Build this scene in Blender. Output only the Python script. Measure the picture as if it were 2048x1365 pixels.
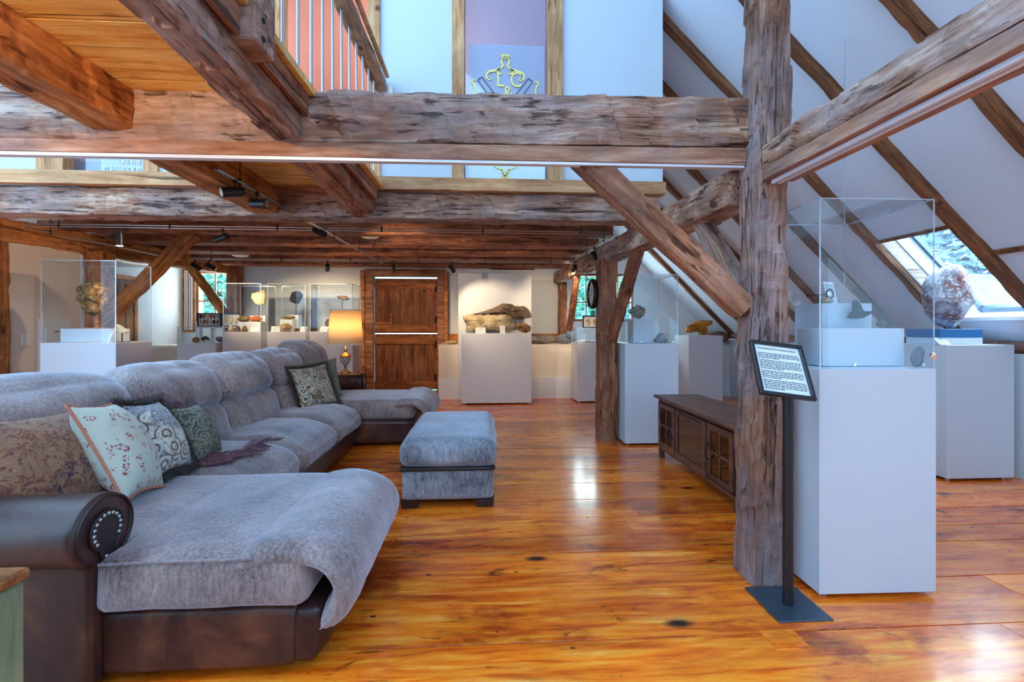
import bpy, math, random
from mathutils import Vector, Matrix, noise as mn
S = bpy.context.scene
for o in list(bpy.data.objects): bpy.data.objects.remove(o)
C = S.collection
R = math.radians
# ---------------------------------------------------------------- camera
cd = bpy.data.cameras.new('camera'); cam = bpy.data.objects.new('camera', cd); C.objects.link(cam)
cam.location = (0, 0, 1.3); cam.rotation_euler = (R(90), 0, -math.atan(54/900))
cd.sensor_width = 36; cd.lens = 36*900/2048; cd.shift_y = -27.5/2048; cd.clip_start = .02; cd.clip_end = 200
S.camera = cam
# ---------------------------------------------------------------- light
S.view_settings.view_transform = 'Standard'; S.view_settings.look = 'None'
S.view_settings.gamma = 1; S.view_settings.use_curve_mapping = False
S.view_settings.exposure = 0.66
W = bpy.data.worlds.new('sky'); S.world = W; W.use_nodes = True
bg = W.node_tree.nodes['Background']; bg.inputs[0].default_value = (.37, .68, 1, 1); bg.inputs[1].default_value = 3.1
def area(name, loc, rot, sx, sy, power, col):
    l = bpy.data.lights.new(name, 'AREA'); l.shape = 'RECTANGLE'; l.size = sx; l.size_y = sy; l.energy = power; l.color = col
    o = bpy.data.objects.new(name, l); C.objects.link(o); o.location = loc; o.rotation_euler = rot; return o
def point(name, loc, power, col, r=.05, spot=None, aim=None):
    l = bpy.data.lights.new(name, 'SPOT' if spot else 'POINT'); l.energy = power; l.color = col; l.shadow_soft_size = r
    o = bpy.data.objects.new(name, l); C.objects.link(o); o.location = loc
    if spot:
        l.spot_size = R(spot); l.spot_blend = .6
        o.rotation_euler = (Vector(aim)-Vector(loc)).to_track_quat('-Z', 'Y').to_euler()
    return o
# daylight through the skylight bay and the two end windows
area('skylight_daylight', (4.62, 3.7, 2.25), (0, R(45), 0), 1.9, 1.3, 55, (.75, .88, 1))
area('window_daylight', (2.42, 9.3, 1.9), (R(-90), 0, 0), 1.1, .9, 30, (.8, .95, 1))
area('window_daylight', (-5.2, 9.3, 1.9), (R(-90), 0, 0), .8, .9, 25, (.8, .95, 1))
# added unseen lights that brighten the loft room behind the interior windows
point('loft_fill_light', (-.6, 5.6, 4.0), 50, (1, .86, .82), .2)
point('loft_fill_light', (-3.4, 5.4, 3.9), 70, (.8, .9, 1), .2)
# track spots and ceiling discs: warm light under the joists
WARM = (1, .74, .45)
# ---------------------------------------------------------------- node helper
class NT:
    def __init__(s, name, rough=.5, spec=.5):
        s.m = bpy.data.materials.new(name); s.m.use_nodes = True; s.t = s.m.node_tree; s.b = s.t.nodes['Principled BSDF']
        s.b.inputs['Roughness'].default_value = rough; s.b.inputs['Specular IOR Level'].default_value = spec
        s.out = s.t.nodes['Material Output']
    def n(s, typ, ins=None, **kw):
        nd = s.t.nodes.new('ShaderNode'+typ)
        for k, v in kw.items(): setattr(nd, k, v)
        for k, v in (ins or {}).items():
            i = nd.inputs[k]
            if isinstance(v, bpy.types.NodeSocket): s.t.links.new(v, i)
            elif isinstance(v, bpy.types.Node): s.t.links.new(v.outputs[0], i)
            else: i.default_value = v
        return nd
    def coord(s, scale=(1, 1, 1), rnd=True, off=(0, 0, 0)):
        tc = s.n('TexCoord').outputs['Object']
        if rnd:
            oi = s.n('ObjectInfo').outputs['Random']
            k = s.n('VectorMath', {0: oi, 1: (37.1, 21.7, 53.3)}, operation='MULTIPLY')
            tc = s.n('VectorMath', {0: tc, 1: k.outputs[0]}, operation='ADD').outputs[0]
        return s.n('Mapping', {'Vector': tc, 'Scale': scale, 'Location': off}).outputs[0]
    def noise(s, v, sc=5, det=4, ro=.55, dist=0):
        return s.n('TexNoise', {'Vector': v, 'Scale': sc, 'Detail': det, 'Roughness': ro, 'Distortion': dist}).outputs[0]
    def ramp(s, f, stops, interp='LINEAR'):
        r = s.n('ValToRGB', {'Fac': f}); e = r.color_ramp; e.interpolation = interp
        while len(e.elements) < len(stops): e.elements.new(.5)
        for el, (p, c) in zip(e.elements, stops):
            el.position = p; el.color = (*c, 1) if len(c) == 3 else c
        return r.outputs[0]
    def mix(s, f, a, b, mode='MIX'):
        m = s.n('Mix', data_type='RGBA', blend_type=mode)
        for i, v in ((0, f), (6, a), (7, b)):
            if isinstance(v, bpy.types.NodeSocket): s.t.links.new(v, m.inputs[i])
            elif i == 0: m.inputs[0].default_value = v
            else: m.inputs[i].default_value = (*v, 1) if len(v) == 3 else v
        return m.outputs[2]
    def math(s, op, a, b=0.0):
        return s.n('Math', {0: a, 1: b}, operation=op).outputs[0]
    def bump(s, h, st=.3, dist=.01, prev=None):
        d = {'Height': h, 'Strength': st, 'Distance': dist}
        if prev: d['Normal'] = prev
        return s.n('Bump', d).outputs[0]
    def set(s, **kw):
        for k, v in kw.items():
            k = k.replace('_', ' '); i = s.b.inputs[k]
            if isinstance(v, bpy.types.NodeSocket): s.t.links.new(v, i)
            elif isinstance(v, tuple) and len(v) == 3 and i.type == 'RGBA': i.default_value = (*v, 1)
            else: i.default_value = v
        return s.m
def srgb(r, g, b):
    f = lambda c: ((c/255+.055)/1.055)**2.4 if c > 10 else c/255/12.92
    return (f(r), f(g), f(b))
M = {}
def hewn(name, dark, mid, light, patch, axis=0, pfac=.5, bump=.6, rough=.75, marks=True):
    t = NT(name, rough, .3)
    sc = [1, 1, 1]; sc[axis] = .13
    v = t.coord(tuple(sc)); v0 = t.coord()
    sc2 = [1, 1, 1]; sc2[axis] = .035
    vc = t.coord(tuple(sc2), off=(3, 5, 7))
    g = t.noise(v, 16, 8, .7, .4)
    col = t.ramp(g, [(.32, dark), (.5, mid), (.68, light)])
    p = t.ramp(t.noise(v0, 1.6, 4, .6), [(.42, (0, 0, 0)), (.62, (1, 1, 1))])
    pc = t.ramp(t.noise(v, 20, 6, .7), [(.35, tuple(c*.45 for c in patch)), (.65, patch)])
    col = t.mix(t.math('MULTIPLY', p, pfac), col, pc)
    st = t.ramp(t.noise(v0, .9, 3, .6, .5), [(.38, (.62, .58, .56)), (.55, (1, 1, 1)), (.7, (1.25, 1.15, 1.05))])
    col = t.mix(.8, col, st, 'MULTIPLY')
    cr = t.ramp(t.noise(vc, 26, 6, .6, .8), [(.33, (.12, .08, .07)), (.385, (1, 1, 1))])
    col = t.mix(.85, col, cr, 'MULTIPLY')
    sc4 = [1, 1, 1]; sc4[axis] = .17
    sh = t.ramp(t.noise(t.coord(tuple(sc4), off=(11, 2, 4)), 34 if marks else 44, 4, .55, .5), [(.35, (.20, .12, .09)), (.43, (1, 1, 1))])
    sm_ = t.ramp(t.noise(v0, 2.6, 3, .6), [(.42, (0, 0, 0)), (.56, (1, 1, 1))])
    col = t.mix(t.math('MULTIPLY', sm_, .9 if marks else .35), col, sh, 'MULTIPLY')
    h = t.math('ADD', t.math('ADD', g, t.math('MULTIPLY', cr, .9)), t.math('MULTIPLY', t.math('MULTIPLY', sh, sm_), .8 if marks else .2))
    if marks:
        s3 = [7, 5, 5]; s3[axis] = 9
        vv = t.coord(tuple(s3), off=(1, 2, 3))
        vd = t.n('VectorMath', {0: vv, 1: t.n('VectorMath', {0: t.n('TexNoise', {'Vector': v0, 'Scale': 9.0}).outputs[1], 'Scale': .35}, operation='SCALE').outputs[0]}, operation='ADD').outputs[0]
        vo = t.n('TexVoronoi', {'Vector': vd, 'Scale': 1.0}, distance='CHEBYCHEV')
        fa = t.n('SeparateColor', {0: vo.outputs['Color']}).outputs[0]
        h = t.math('ADD', h, t.math('MULTIPLY', fa, .8))
        sx = t.n('SeparateXYZ', {0: v0}); a_ = sx.outputs[axis]; b_ = t.math('ADD', sx.outputs[(axis+1) % 3], sx.outputs[(axis+2) % 3])
        rw = t.math('ADD', t.math('MULTIPLY', b_, 11.0), t.math('MULTIPLY', t.noise(v0, 4, 2, .5), 1.6)); fl_ = t.math('FLOOR', rw)
        wn = t.n('TexWhiteNoise', {'W': fl_}, noise_dimensions='1D').outputs['Value']
        u_ = t.math('ADD', t.math('ADD', t.math('MULTIPLY', a_, 8.5), wn), t.math('ADD', t.math('MULTIPLY', t.math('FRACT', rw), .10), t.math('MULTIPLY', t.noise(v0, 2.2, 2, .5), 1.8)))
        fr_ = t.math('FRACT', u_); el = t.ramp(fr_, [(.0, (.22, .14, .12)), (.035, (1.12, 1.12, 1.12)), (.5, (1, 1, 1)), (1, (.86, .84, .83))])  # axe lines, with light-to-dark facet shading painted into the wood colour
        h = t.math('ADD', h, t.math('MULTIPLY', fr_, .5)); em = t.ramp(t.noise(v0, 5, 2, .5), [(.5, (0, 0, 0)), (.6, (1, 1, 1))])
        col = t.mix(t.math('MULTIPLY', em, .8), col, el, 'MULTIPLY')
        dk = t.ramp(fa, [(.0, (.84, .82, .8)), (.5, (1, 1, 1)), (1, (1.12, 1.1, 1.08))])
        col = t.mix(.7, col, dk, 'MULTIPLY')
    kn = t.n('TexVoronoi', {'Vector': v0, 'Scale': 2.2, 'Randomness': 1.0}).outputs['Distance']
    col = t.mix(t.ramp(kn, [(.03, (1, 1, 1)), (.07, (0, 0, 0))]), col, tuple(c*.35 for c in dark))
    t.set(Base_Color=col, Normal=t.bump(h, bump, .02))
    M[name] = t.m; return t.m
hewn('beam_grey', srgb(96, 64, 52), srgb(170, 120, 94), srgb(230, 200, 178), srgb(206, 186, 184), pfac=.65, bump=.85)
hewn('beam_brown', srgb(92, 50, 30), srgb(164, 104, 72), srgb(208, 150, 114), srgb(190, 154, 140), pfac=.4, bump=.7)
hewn('beam_orange', srgb(124, 66, 26), srgb(194, 122, 64), srgb(232, 170, 106), srgb(196, 140, 104), pfac=.3, bump=.6)
hewn('joist_brown', srgb(88, 46, 32), srgb(156, 96, 68), srgb(196, 134, 100), srgb(160, 118, 104), pfac=.4, bump=.5)
hewn('post_grey', srgb(88, 58, 48), srgb(154, 108, 86), srgb(200, 160, 138), srgb(178, 166, 176), pfac=.75, bump=.9)
hewn('rafter_wood', srgb(70, 42, 24), srgb(128, 82, 50), srgb(170, 118, 78), srgb(150, 110, 84), pfac=.3, bump=.5, marks=False)
hewn('board_wood', srgb(116, 72, 52), srgb(164, 116, 90), srgb(196, 156, 134), srgb(150, 140, 150), pfac=.5, bump=.25, marks=False)
hewn('oak_trim', srgb(160, 106, 66), srgb(206, 152, 106), srgb(230, 184, 140), srgb(210, 160, 118), pfac=.3, bump=.35, marks=False)
hewn('oak_trim_up', srgb(160, 106, 66), srgb(206, 152, 106), srgb(230, 184, 140), srgb(210, 160, 118), axis=2, pfac=.3, bump=.35, marks=False)
hewn('deck_pine', srgb(206, 130, 56), srgb(255, 202, 112), srgb(255, 230, 170), srgb(240, 200, 140), pfac=.35, bump=.25, rough=.55, marks=False)
hewn('door_wood', srgb(66, 34, 20), srgb(124, 70, 44), srgb(168, 106, 68), srgb(150, 112, 84), axis=2, pfac=.45, bump=.5, marks=False)
hewn('door_rail_wood', srgb(74, 38, 20), srgb(138, 80, 46), srgb(178, 114, 66), srgb(150, 104, 72), axis=0, pfac=.35, bump=.5, marks=False)
hewn('console_wood', srgb(66, 38, 32), srgb(104, 66, 54), srgb(134, 92, 76), srgb(124, 90, 80), axis=1, pfac=.3, bump=.1, rough=.4, marks=False)
hewn('whitewashed', srgb(196, 160, 140), srgb(226, 206, 190), srgb(240, 232, 224), srgb(236, 200, 176), pfac=.5, bump=.3, marks=False)
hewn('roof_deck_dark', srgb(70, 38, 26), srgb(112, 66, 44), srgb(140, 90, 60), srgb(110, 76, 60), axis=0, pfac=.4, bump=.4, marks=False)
def plain(name, col, rough=.5, metal=0, bump=0, bs=40, spec=.5, var=0):
    t = NT(name, rough, spec); c = col
    if var:
        n = t.noise(t.coord(), bs*.15, 4, .6)
        c = t.mix(n, tuple(x*(1-var) for x in col), tuple(min(1, x*(1+var)) for x in col))
    kw = dict(Base_Color=c, Metallic=metal)
    if bump: kw['Normal'] = t.bump(t.noise(t.coord(), bs, 5, .6), bump, .004)
    t.set(**kw); M[name] = t.m; return t.m
plain('plaster_white', srgb(226, 230, 234), .85, bump=.35, bs=14, var=.04)
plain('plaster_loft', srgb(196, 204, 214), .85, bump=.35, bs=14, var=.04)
plain('plaster_cream', srgb(226, 214, 200), .85, bump=.5, bs=9, var=.06)
plain('roof_white', srgb(214, 228, 246), .9, bump=.35, bs=10, var=.03)
plain('pedestal_white', srgb(208, 212, 220), .45, bump=.04, bs=120)
plain('terracotta_wall', srgb(206, 148, 134), .8, bump=.2, bs=20, var=.08)
plain('black_metal', (.018, .018, .02), .4, .3)
plain('steel', (.42, .45, .48), .3, .9)
plain('blue_steel', (.10, .14, .19), .35, .7)
plain('aluminium', (.72, .72, .80), .4, .2)
plain('chrome', (.8, .8, .82), .12, 1)
plain('brass', srgb(190, 144, 70), .25, 1)
plain('nickel_nail', (.5, .52, .55), .25, .9)
plain('dark_gap', (.01, .007, .005), .9)
plain('card_white', (.82, .83, .84), .6)
plain('ink', (.03, .03, .04), .7)
plain('frame_black', (.015, .016, .02), .3)
plain('mat_paper', (.72, .73, .75), .8)
plain('gold_leaf', srgb(226, 206, 120), .4, .35)
plain('white_plastic', (.8, .79, .75), .4)
plain('blue_block', srgb(44, 108, 158), .4)
plain('stone_block', srgb(170, 160, 150), .8)
plain('shell_white', (.8, .82, .86), .5, var=.15)
def glass(name, tint=(.93, .97, 1), gl=.10, rough=.0):
    t = NT(name); lw = t.n('LayerWeight', {'Blend': .5}).outputs['Facing']
    f = t.math('ADD', t.math('MULTIPLY', t.math('POWER', lw, 5.0), .6), gl*.35)
    a = t.n('BsdfTransparent', {'Color': (*tint, 1)}); b = t.n('BsdfGlossy', {'Roughness': rough, 'Color': (1, 1, 1, 1)})
    m = t.n('MixShader', {0: f, 1: a.outputs[0], 2: b.outputs[0]})
    t.t.links.new(m.outputs[0], t.out.inputs[0]); M[name] = t.m
glass('acrylic', (.96, .985, 1), .06)
glass('window_glass', (.95, .99, 1), .12)
t = NT('reflection_tint_glass'); a = t.n('BsdfTransparent', {'Color': (.7, .74, .86, 1)}); b = t.n('BsdfDiffuse', {'Color': (.34, .36, .50, 1)}); g = t.n('BsdfGlossy', {'Roughness': .03})  # blue-grey diffuse share paints reflected daylight into the loft panes
m1 = t.n('MixShader', {0: .28, 1: a.outputs[0], 2: b.outputs[0]}); m2 = t.n('MixShader', {0: .16, 1: m1.outputs[0], 2: g.outputs[0]}); t.t.links.new(m2.outputs[0], t.out.inputs[0]); M['reflection_tint_glass'] = t.m
t = NT('acrylic_edge'); a = t.n('BsdfTransparent', {'Color': (.9, .95, 1, 1)}); b = t.n('BsdfDiffuse', {'Color': (.85, .92, 1, 1)}); g = t.n('BsdfGlossy', {'Roughness': .15})
m1 = t.n('MixShader', {0: .5, 1: b.outputs[0], 2: g.outputs[0]}); m2 = t.n('MixShader', {0: .55, 1: a.outputs[0], 2: m1.outputs[0]})
t.t.links.new(m2.outputs[0], t.out.inputs[0]); M['acrylic_edge'] = t.m
def emit(name, col, st):
    t = NT(name); t.set(Base_Color=col, Emission_Color=col, Emission_Strength=st); M[name] = t.m
emit('bulb', (1, .82, .55), 18); emit('led_strip', (.9, .9, 1), 1.6)
# ---------------------------------------------------------------- floor material
t = NT('floor_boards', .2, .6)
tc = t.n('TexCoord').outputs['Object']
at = t.n('Attribute', attribute_name='board').outputs['Color']
off = t.n('VectorMath', {0: at, 1: (31.0, 17.0, 9.0)}, operation='MULTIPLY').outputs[0]
vb = t.n('VectorMath', {0: tc, 1: off}, operation='ADD').outputs[0]
vs = t.n('Mapping', {'Vector': vb, 'Scale': (.09, 1, 1)}).outputs[0]
vm = t.n('Mapping', {'Vector': vb, 'Scale': (.45, 1, 1)}).outputs[0]
gr = t.noise(vs, 22, 8, .65, .6)
big = t.noise(vm, 2.0, 6, .68, .6)
col = t.ramp(gr, [(.30, srgb(190, 62, 8)), (.46, srgb(244, 118, 20)), (.58, srgb(255, 150, 40)), (.72, srgb(255, 192, 100))])
sep = t.n('SeparateColor', {0: at})
tint = t.ramp(sep.outputs[1], [(0, (.66, .52, .46)), (.3, (.95, .88, .84)), (.7, (1.1, 1.1, 1.1)), (1, (1.35, 1.4, 1.5))])
col = t.mix(.85, col, tint, 'MULTIPLY')
stn = t.ramp(big, [(.25, (.16, .08, .08)), (.34, (.5, .32, .28)), (.42, (1, .95, .9)), (.75, (1.2, 1.15, 1.05))])
col = t.mix(.95, col, stn, 'MULTIPLY')
b3 = t.noise(t.n('Mapping', {'Vector': vb, 'Scale': (.25, 1, 1), 'Location': (7, 3, 0)}).outputs[0], 4.5, 5, .7, 1.0)
col = t.mix(.8, col, t.ramp(b3, [(.32, (.30, .14, .13)), (.43, (.78, .58, .52)), (.52, (1, 1, 1)), (.68, (1.2, 1.2, 1.2))]), 'MULTIPLY')
sp = t.noise(vm, 9, 5, .7, .8)
col = t.mix(.85, col, t.ramp(sp, [(.31, (.10, .06, .07)), (.40, (1, 1, 1))]), 'MULTIPLY')
kn = t.n('TexVoronoi', {'Vector': vm, 'Scale': 2.6, 'Randomness': 1.0}).outputs['Distance']
col = t.mix(t.ramp(kn, [(.045, (1, 1, 1)), (.10, (0, 0, 0))]), col, srgb(46, 22, 18))
nl = t.n('TexVoronoi', {'Vector': t.n('Mapping', {'Vector': vb, 'Scale': (.5, 1, 1)}).outputs[0], 'Scale': 9.0, 'Randomness': 1.0}).outputs['Distance']
col = t.mix(t.ramp(nl, [(.05, (1, 1, 1)), (.075, (0, 0, 0))]), col, (.02, .02, .03))
rg = t.ramp(t.noise(vm, 5, 5, .7), [(.3, (.20, .20, .20)), (.7, (.38, .38, .38))])
hh = t.math('ADD', t.math('MULTIPLY', gr, .35), t.noise(t.n('Mapping', {'Vector': tc, 'Scale': (.5, 1.2, 1)}).outputs[0], 3.0, 3, .5))
t.set(Base_Color=col, Roughness=rg, Coat_Weight=.45, Coat_Roughness=.13, Normal=t.bump(hh, .30, .012))
M['floor_boards'] = t.m
# ---------------------------------------------------------------- fabric, leather, stone
def fabric(name, dark, light, sc=110, sheen=.5, bump=.32, patch=2.2):
    t = NT(name, .95, .15); v = t.coord()
    f = t.noise(v, sc, 3, .7); st = t.noise(t.coord((1, 1, .25)), sc*.7, 2, .5)
    p = t.noise(v, patch, 4, .6, .6)
    k = t.math('ADD', t.math('MULTIPLY', t.math('ADD', f, st), .26), t.math('MULTIPLY', p, .46))
    c = t.ramp(k, [(.36, dark), (.64, light)])
    wr = t.math('ABSOLUTE', t.math('SUBTRACT', t.noise(t.coord((1, 1, .5), off=(5, 3, 1)), 6, 2, .5, 1.2), .5))
    wr = t.ramp(wr, [(0, (0, 0, 0)), (.05, (1, 1, 1))])
    t.set(Base_Color=c, Sheen_Weight=sheen, Sheen_Tint=(.78, .84, 1), Sheen_Roughness=.45,
          Normal=t.bump(wr, .18, .006, t.bump(t.math('ADD', f, t.math('MULTIPLY', t.noise(v, 5, 3, .5, 1), 1.6)), bump, .006)))
    M[name] = t.m
fabric('chenille', srgb(86, 68, 64), srgb(190, 172, 170), sheen=1.0)
fabric('chenille_blue', srgb(84, 80, 86), srgb(184, 186, 196), sheen=.9)
t = NT('leather', .38, .5); v = t.coord(); p = t.noise(v, 3, 6, .65, .4)
c = t.ramp(p, [(.35, srgb(50, 30, 30)), (.55, srgb(76, 46, 42)), (.70, srgb(122, 76, 54))])
t.set(Base_Color=c, Roughness=t.ramp(p, [(.3, (.30,)*3), (.7, (.5,)*3)]), Normal=t.bump(t.math('ADD', t.noise(v, 160, 3, .6), t.math('MULTIPLY', t.noise(v, 6, 3, .6, 1), 3)), .2, .003)); M['leather'] = t.m
plain('leather_dark', srgb(40, 27, 28), .35, bump=.1, bs=150)
def pattern(name, base, cols, sc=14, kind='paisley', sheen=.2):
    t = NT(name, .85, .2); v = t.coord()
    d = t.n('TexNoise', {'Vector': v, 'Scale': sc*.45, 'Detail': 2.0}).outputs[1]
    vv = t.n('VectorMath', {0: v, 1: t.n('VectorMath', {0: d, 'Scale': .10 if kind == 'paisley' else .025}, operation='SCALE').outputs[0]}, operation='ADD').outputs[0]
    vo = t.n('TexVoronoi', {'Vector': vv, 'Scale': sc, 'Randomness': .85})
    ds = vo.outputs['Distance']; c = base
    if kind == 'paisley':
        rings = t.math('SINE', t.math('MULTIPLY', ds, 26.0))
        c = t.mix(t.ramp(rings, [(.45, (0, 0, 0)), (.6, (1, 1, 1))]), base, cols[0])
        sel = t.ramp(t.noise(vv, sc*.5, 3, .6), [(.5, (0, 0, 0)), (.56, (1, 1, 1))])
        c = t.mix(t.math('MULTIPLY', sel, .8), c, cols[1])
        lines = t.ramp(t.noise(vv, sc*1.3, 4, .6, 2.5), [(.46, (0, 0, 0)), (.49, (1, 1, 1)), (.52, (0, 0, 0))])
        c = t.mix(lines, c, cols[2])
    elif kind == 'medallion':
        petals = t.ramp(t.noise(vv, sc*3.2, 3, .7, 1.2), [(.47, (0, 0, 0)), (.54, (1, 1, 1))])
        ring = t.ramp(ds, [(.0, (1, 1, 1)), (.12, (0, 0, 0)), (.18, (0, 0, 0)), (.26, (1, 1, 1)), (.38, (.15,)*3), (.6, (.7,)*3)])
        c = t.mix(t.math('MULTIPLY', petals, ring), base, cols[0])
        sel = t.ramp(t.noise(v, sc*.6, 2, .5), [(.52, (0, 0, 0)), (.58, (1, 1, 1))])
        c = t.mix(t.math('MULTIPLY', t.math('MULTIPLY', sel, petals), .8), c, cols[1])
        c = t.mix(t.ramp(t.noise(vv, sc*1.6, 3, .6, 3), [(.47, (0, 0, 0)), (.495, (1, 1, 1)), (.52, (0, 0, 0))]), c, cols[2])
    else:
        dots = t.ramp(ds, [(.0, (1, 1, 1)), (.06, (1, 1, 1)), (.09, (0, 0, 0)), (.15, (0, 0, 0)), (.18, (1, 1, 1)), (.36, (1, 1, 1)), (.42, (0, 0, 0))])
        br = t.ramp(t.noise(v, sc*4.5, 3, .6), [(.48, (0, 0, 0)), (.55, (1, 1, 1))])
        sel = t.ramp(vo.outputs['Color'], [(.25, (0, 0, 0)), (.3, (1, 1, 1))])
        c = t.mix(t.math('MULTIPLY', t.math('MULTIPLY', dots, br), sel), base, cols[0])
    h = t.math('ADD', t.noise(v, 300, 2, .5), t.math('MULTIPLY', t.noise(v, 9, 3, .5, .6), 3))
    t.set(Base_Color=c, Sheen_Weight=sheen, Normal=t.bump(h, .4, .004)); M[name] = t.m
pattern('maroon_medallion', srgb(150, 116, 96), [srgb(98, 40, 50), srgb(54, 50, 68), srgb(186, 140, 92)], 9, 'medallion')
pattern('mint_floral', srgb(196, 204, 190), [srgb(160, 70, 78)], 25, 'floral')
pattern('white_paisley', srgb(214, 214, 206), [srgb(128, 112, 96), srgb(150, 160, 174), srgb(86, 74, 64)], 9, 'paisley')
pattern('green_damask', srgb(78, 84, 78), [srgb(128, 128, 112), srgb(58, 64, 60), srgb(168, 160, 136)], 11, 'paisley')
pattern('sage_damask', srgb(118, 120, 108), [srgb(142, 140, 124), srgb(96, 102, 94), srgb(150, 148, 130)], 8, 'paisley')
pattern('olive_paisley', srgb(206, 200, 182), [srgb(92, 76, 58), srgb(120, 106, 84), srgb(60, 50, 42)], 13, 'paisley')
fabric('throw_maroon', srgb(72, 40, 48), srgb(136, 92, 98), 120, .3, .8, 20)
plain('coral_cord', srgb(206, 126, 100), .8, bump=.8, bs=200, var=.3)
plain('fringe_grey', srgb(84, 78, 74), .9, var=.5, bs=900)
plain('dark_cord', srgb(34, 32, 40), .5)
def stone(name, stops, sc=6, bump=.8, rough=.85, speck=None):
    t = NT(name, rough, .3); v = t.coord()
    n = t.noise(v, sc, 8, .7, .5); c = t.ramp(n, stops)
    if speck:
        c = t.mix(t.ramp(t.noise(v, sc*6, 3, .6), [(.55, (0, 0, 0)), (.62, (1, 1, 1))]), c, speck)
    h = t.math('ADD', n, t.math('MULTIPLY', t.noise(v, sc*5, 5, .7), .5))
    t.set(Base_Color=c, Normal=t.bump(h, bump, .02)); M[name] = t.m
stone('honeycomb_stone', [(.38, srgb(58, 36, 14)), (.5, srgb(146, 106, 54)), (.66, srgb(206, 176, 124))], 22, 1)
stone('bone_stone', [(.3, srgb(110, 92, 66)), (.5, srgb(182, 164, 130)), (.7, srgb(222, 210, 184))], 7, .8)
stone('bone_dark', [(.35, srgb(70, 58, 48)), (.6, srgb(130, 112, 96)), (.75, srgb(160, 146, 130))], 7, .8)
stone('dark_stone', [(.4, srgb(24, 22, 22)), (.65, srgb(58, 54, 52))], 20, 1)
stone('hat_stone', [(.4, srgb(58, 50, 50)), (.65, srgb(92, 84, 84))], 9, .4)
stone('tan_stone', [(.35, srgb(150, 112, 70)), (.6, srgb(222, 194, 146))], 9, .8)
stone('pale_flint', [(.35, srgb(200, 160, 104)), (.6, srgb(240, 222, 180))], 6, .5)
stone('red_stone', [(.35, srgb(120, 56, 34)), (.6, srgb(180, 100, 66))], 9, .7)
stone('brown_stone', [(.35, srgb(74, 50, 34)), (.6, srgb(140, 104, 76))], 10, .8)
stone('grey_stone', [(.35, srgb(104, 104, 112)), (.6, srgb(160, 162, 172))], 8, .4)
stone('amber_root', [(.3, srgb(84, 40, 8)), (.5, srgb(190, 118, 28)), (.7, srgb(226, 160, 60))], 9, .7, .4)
stone('olive_stone', [(.35, srgb(72, 60, 40)), (.6, srgb(146, 128, 84))], 10, .7)
stone('boulder_stone', [(.30, srgb(60, 50, 54)), (.43, srgb(134, 86, 78)), (.5, srgb(128, 122, 132)), (.62, srgb(190, 192, 204))], 7, 1, .75, (.5, .52, .58))
stone('fieldstone', [(.35, srgb(96, 86, 78)), (.6, srgb(170, 158, 146))], 5, .8)
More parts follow.
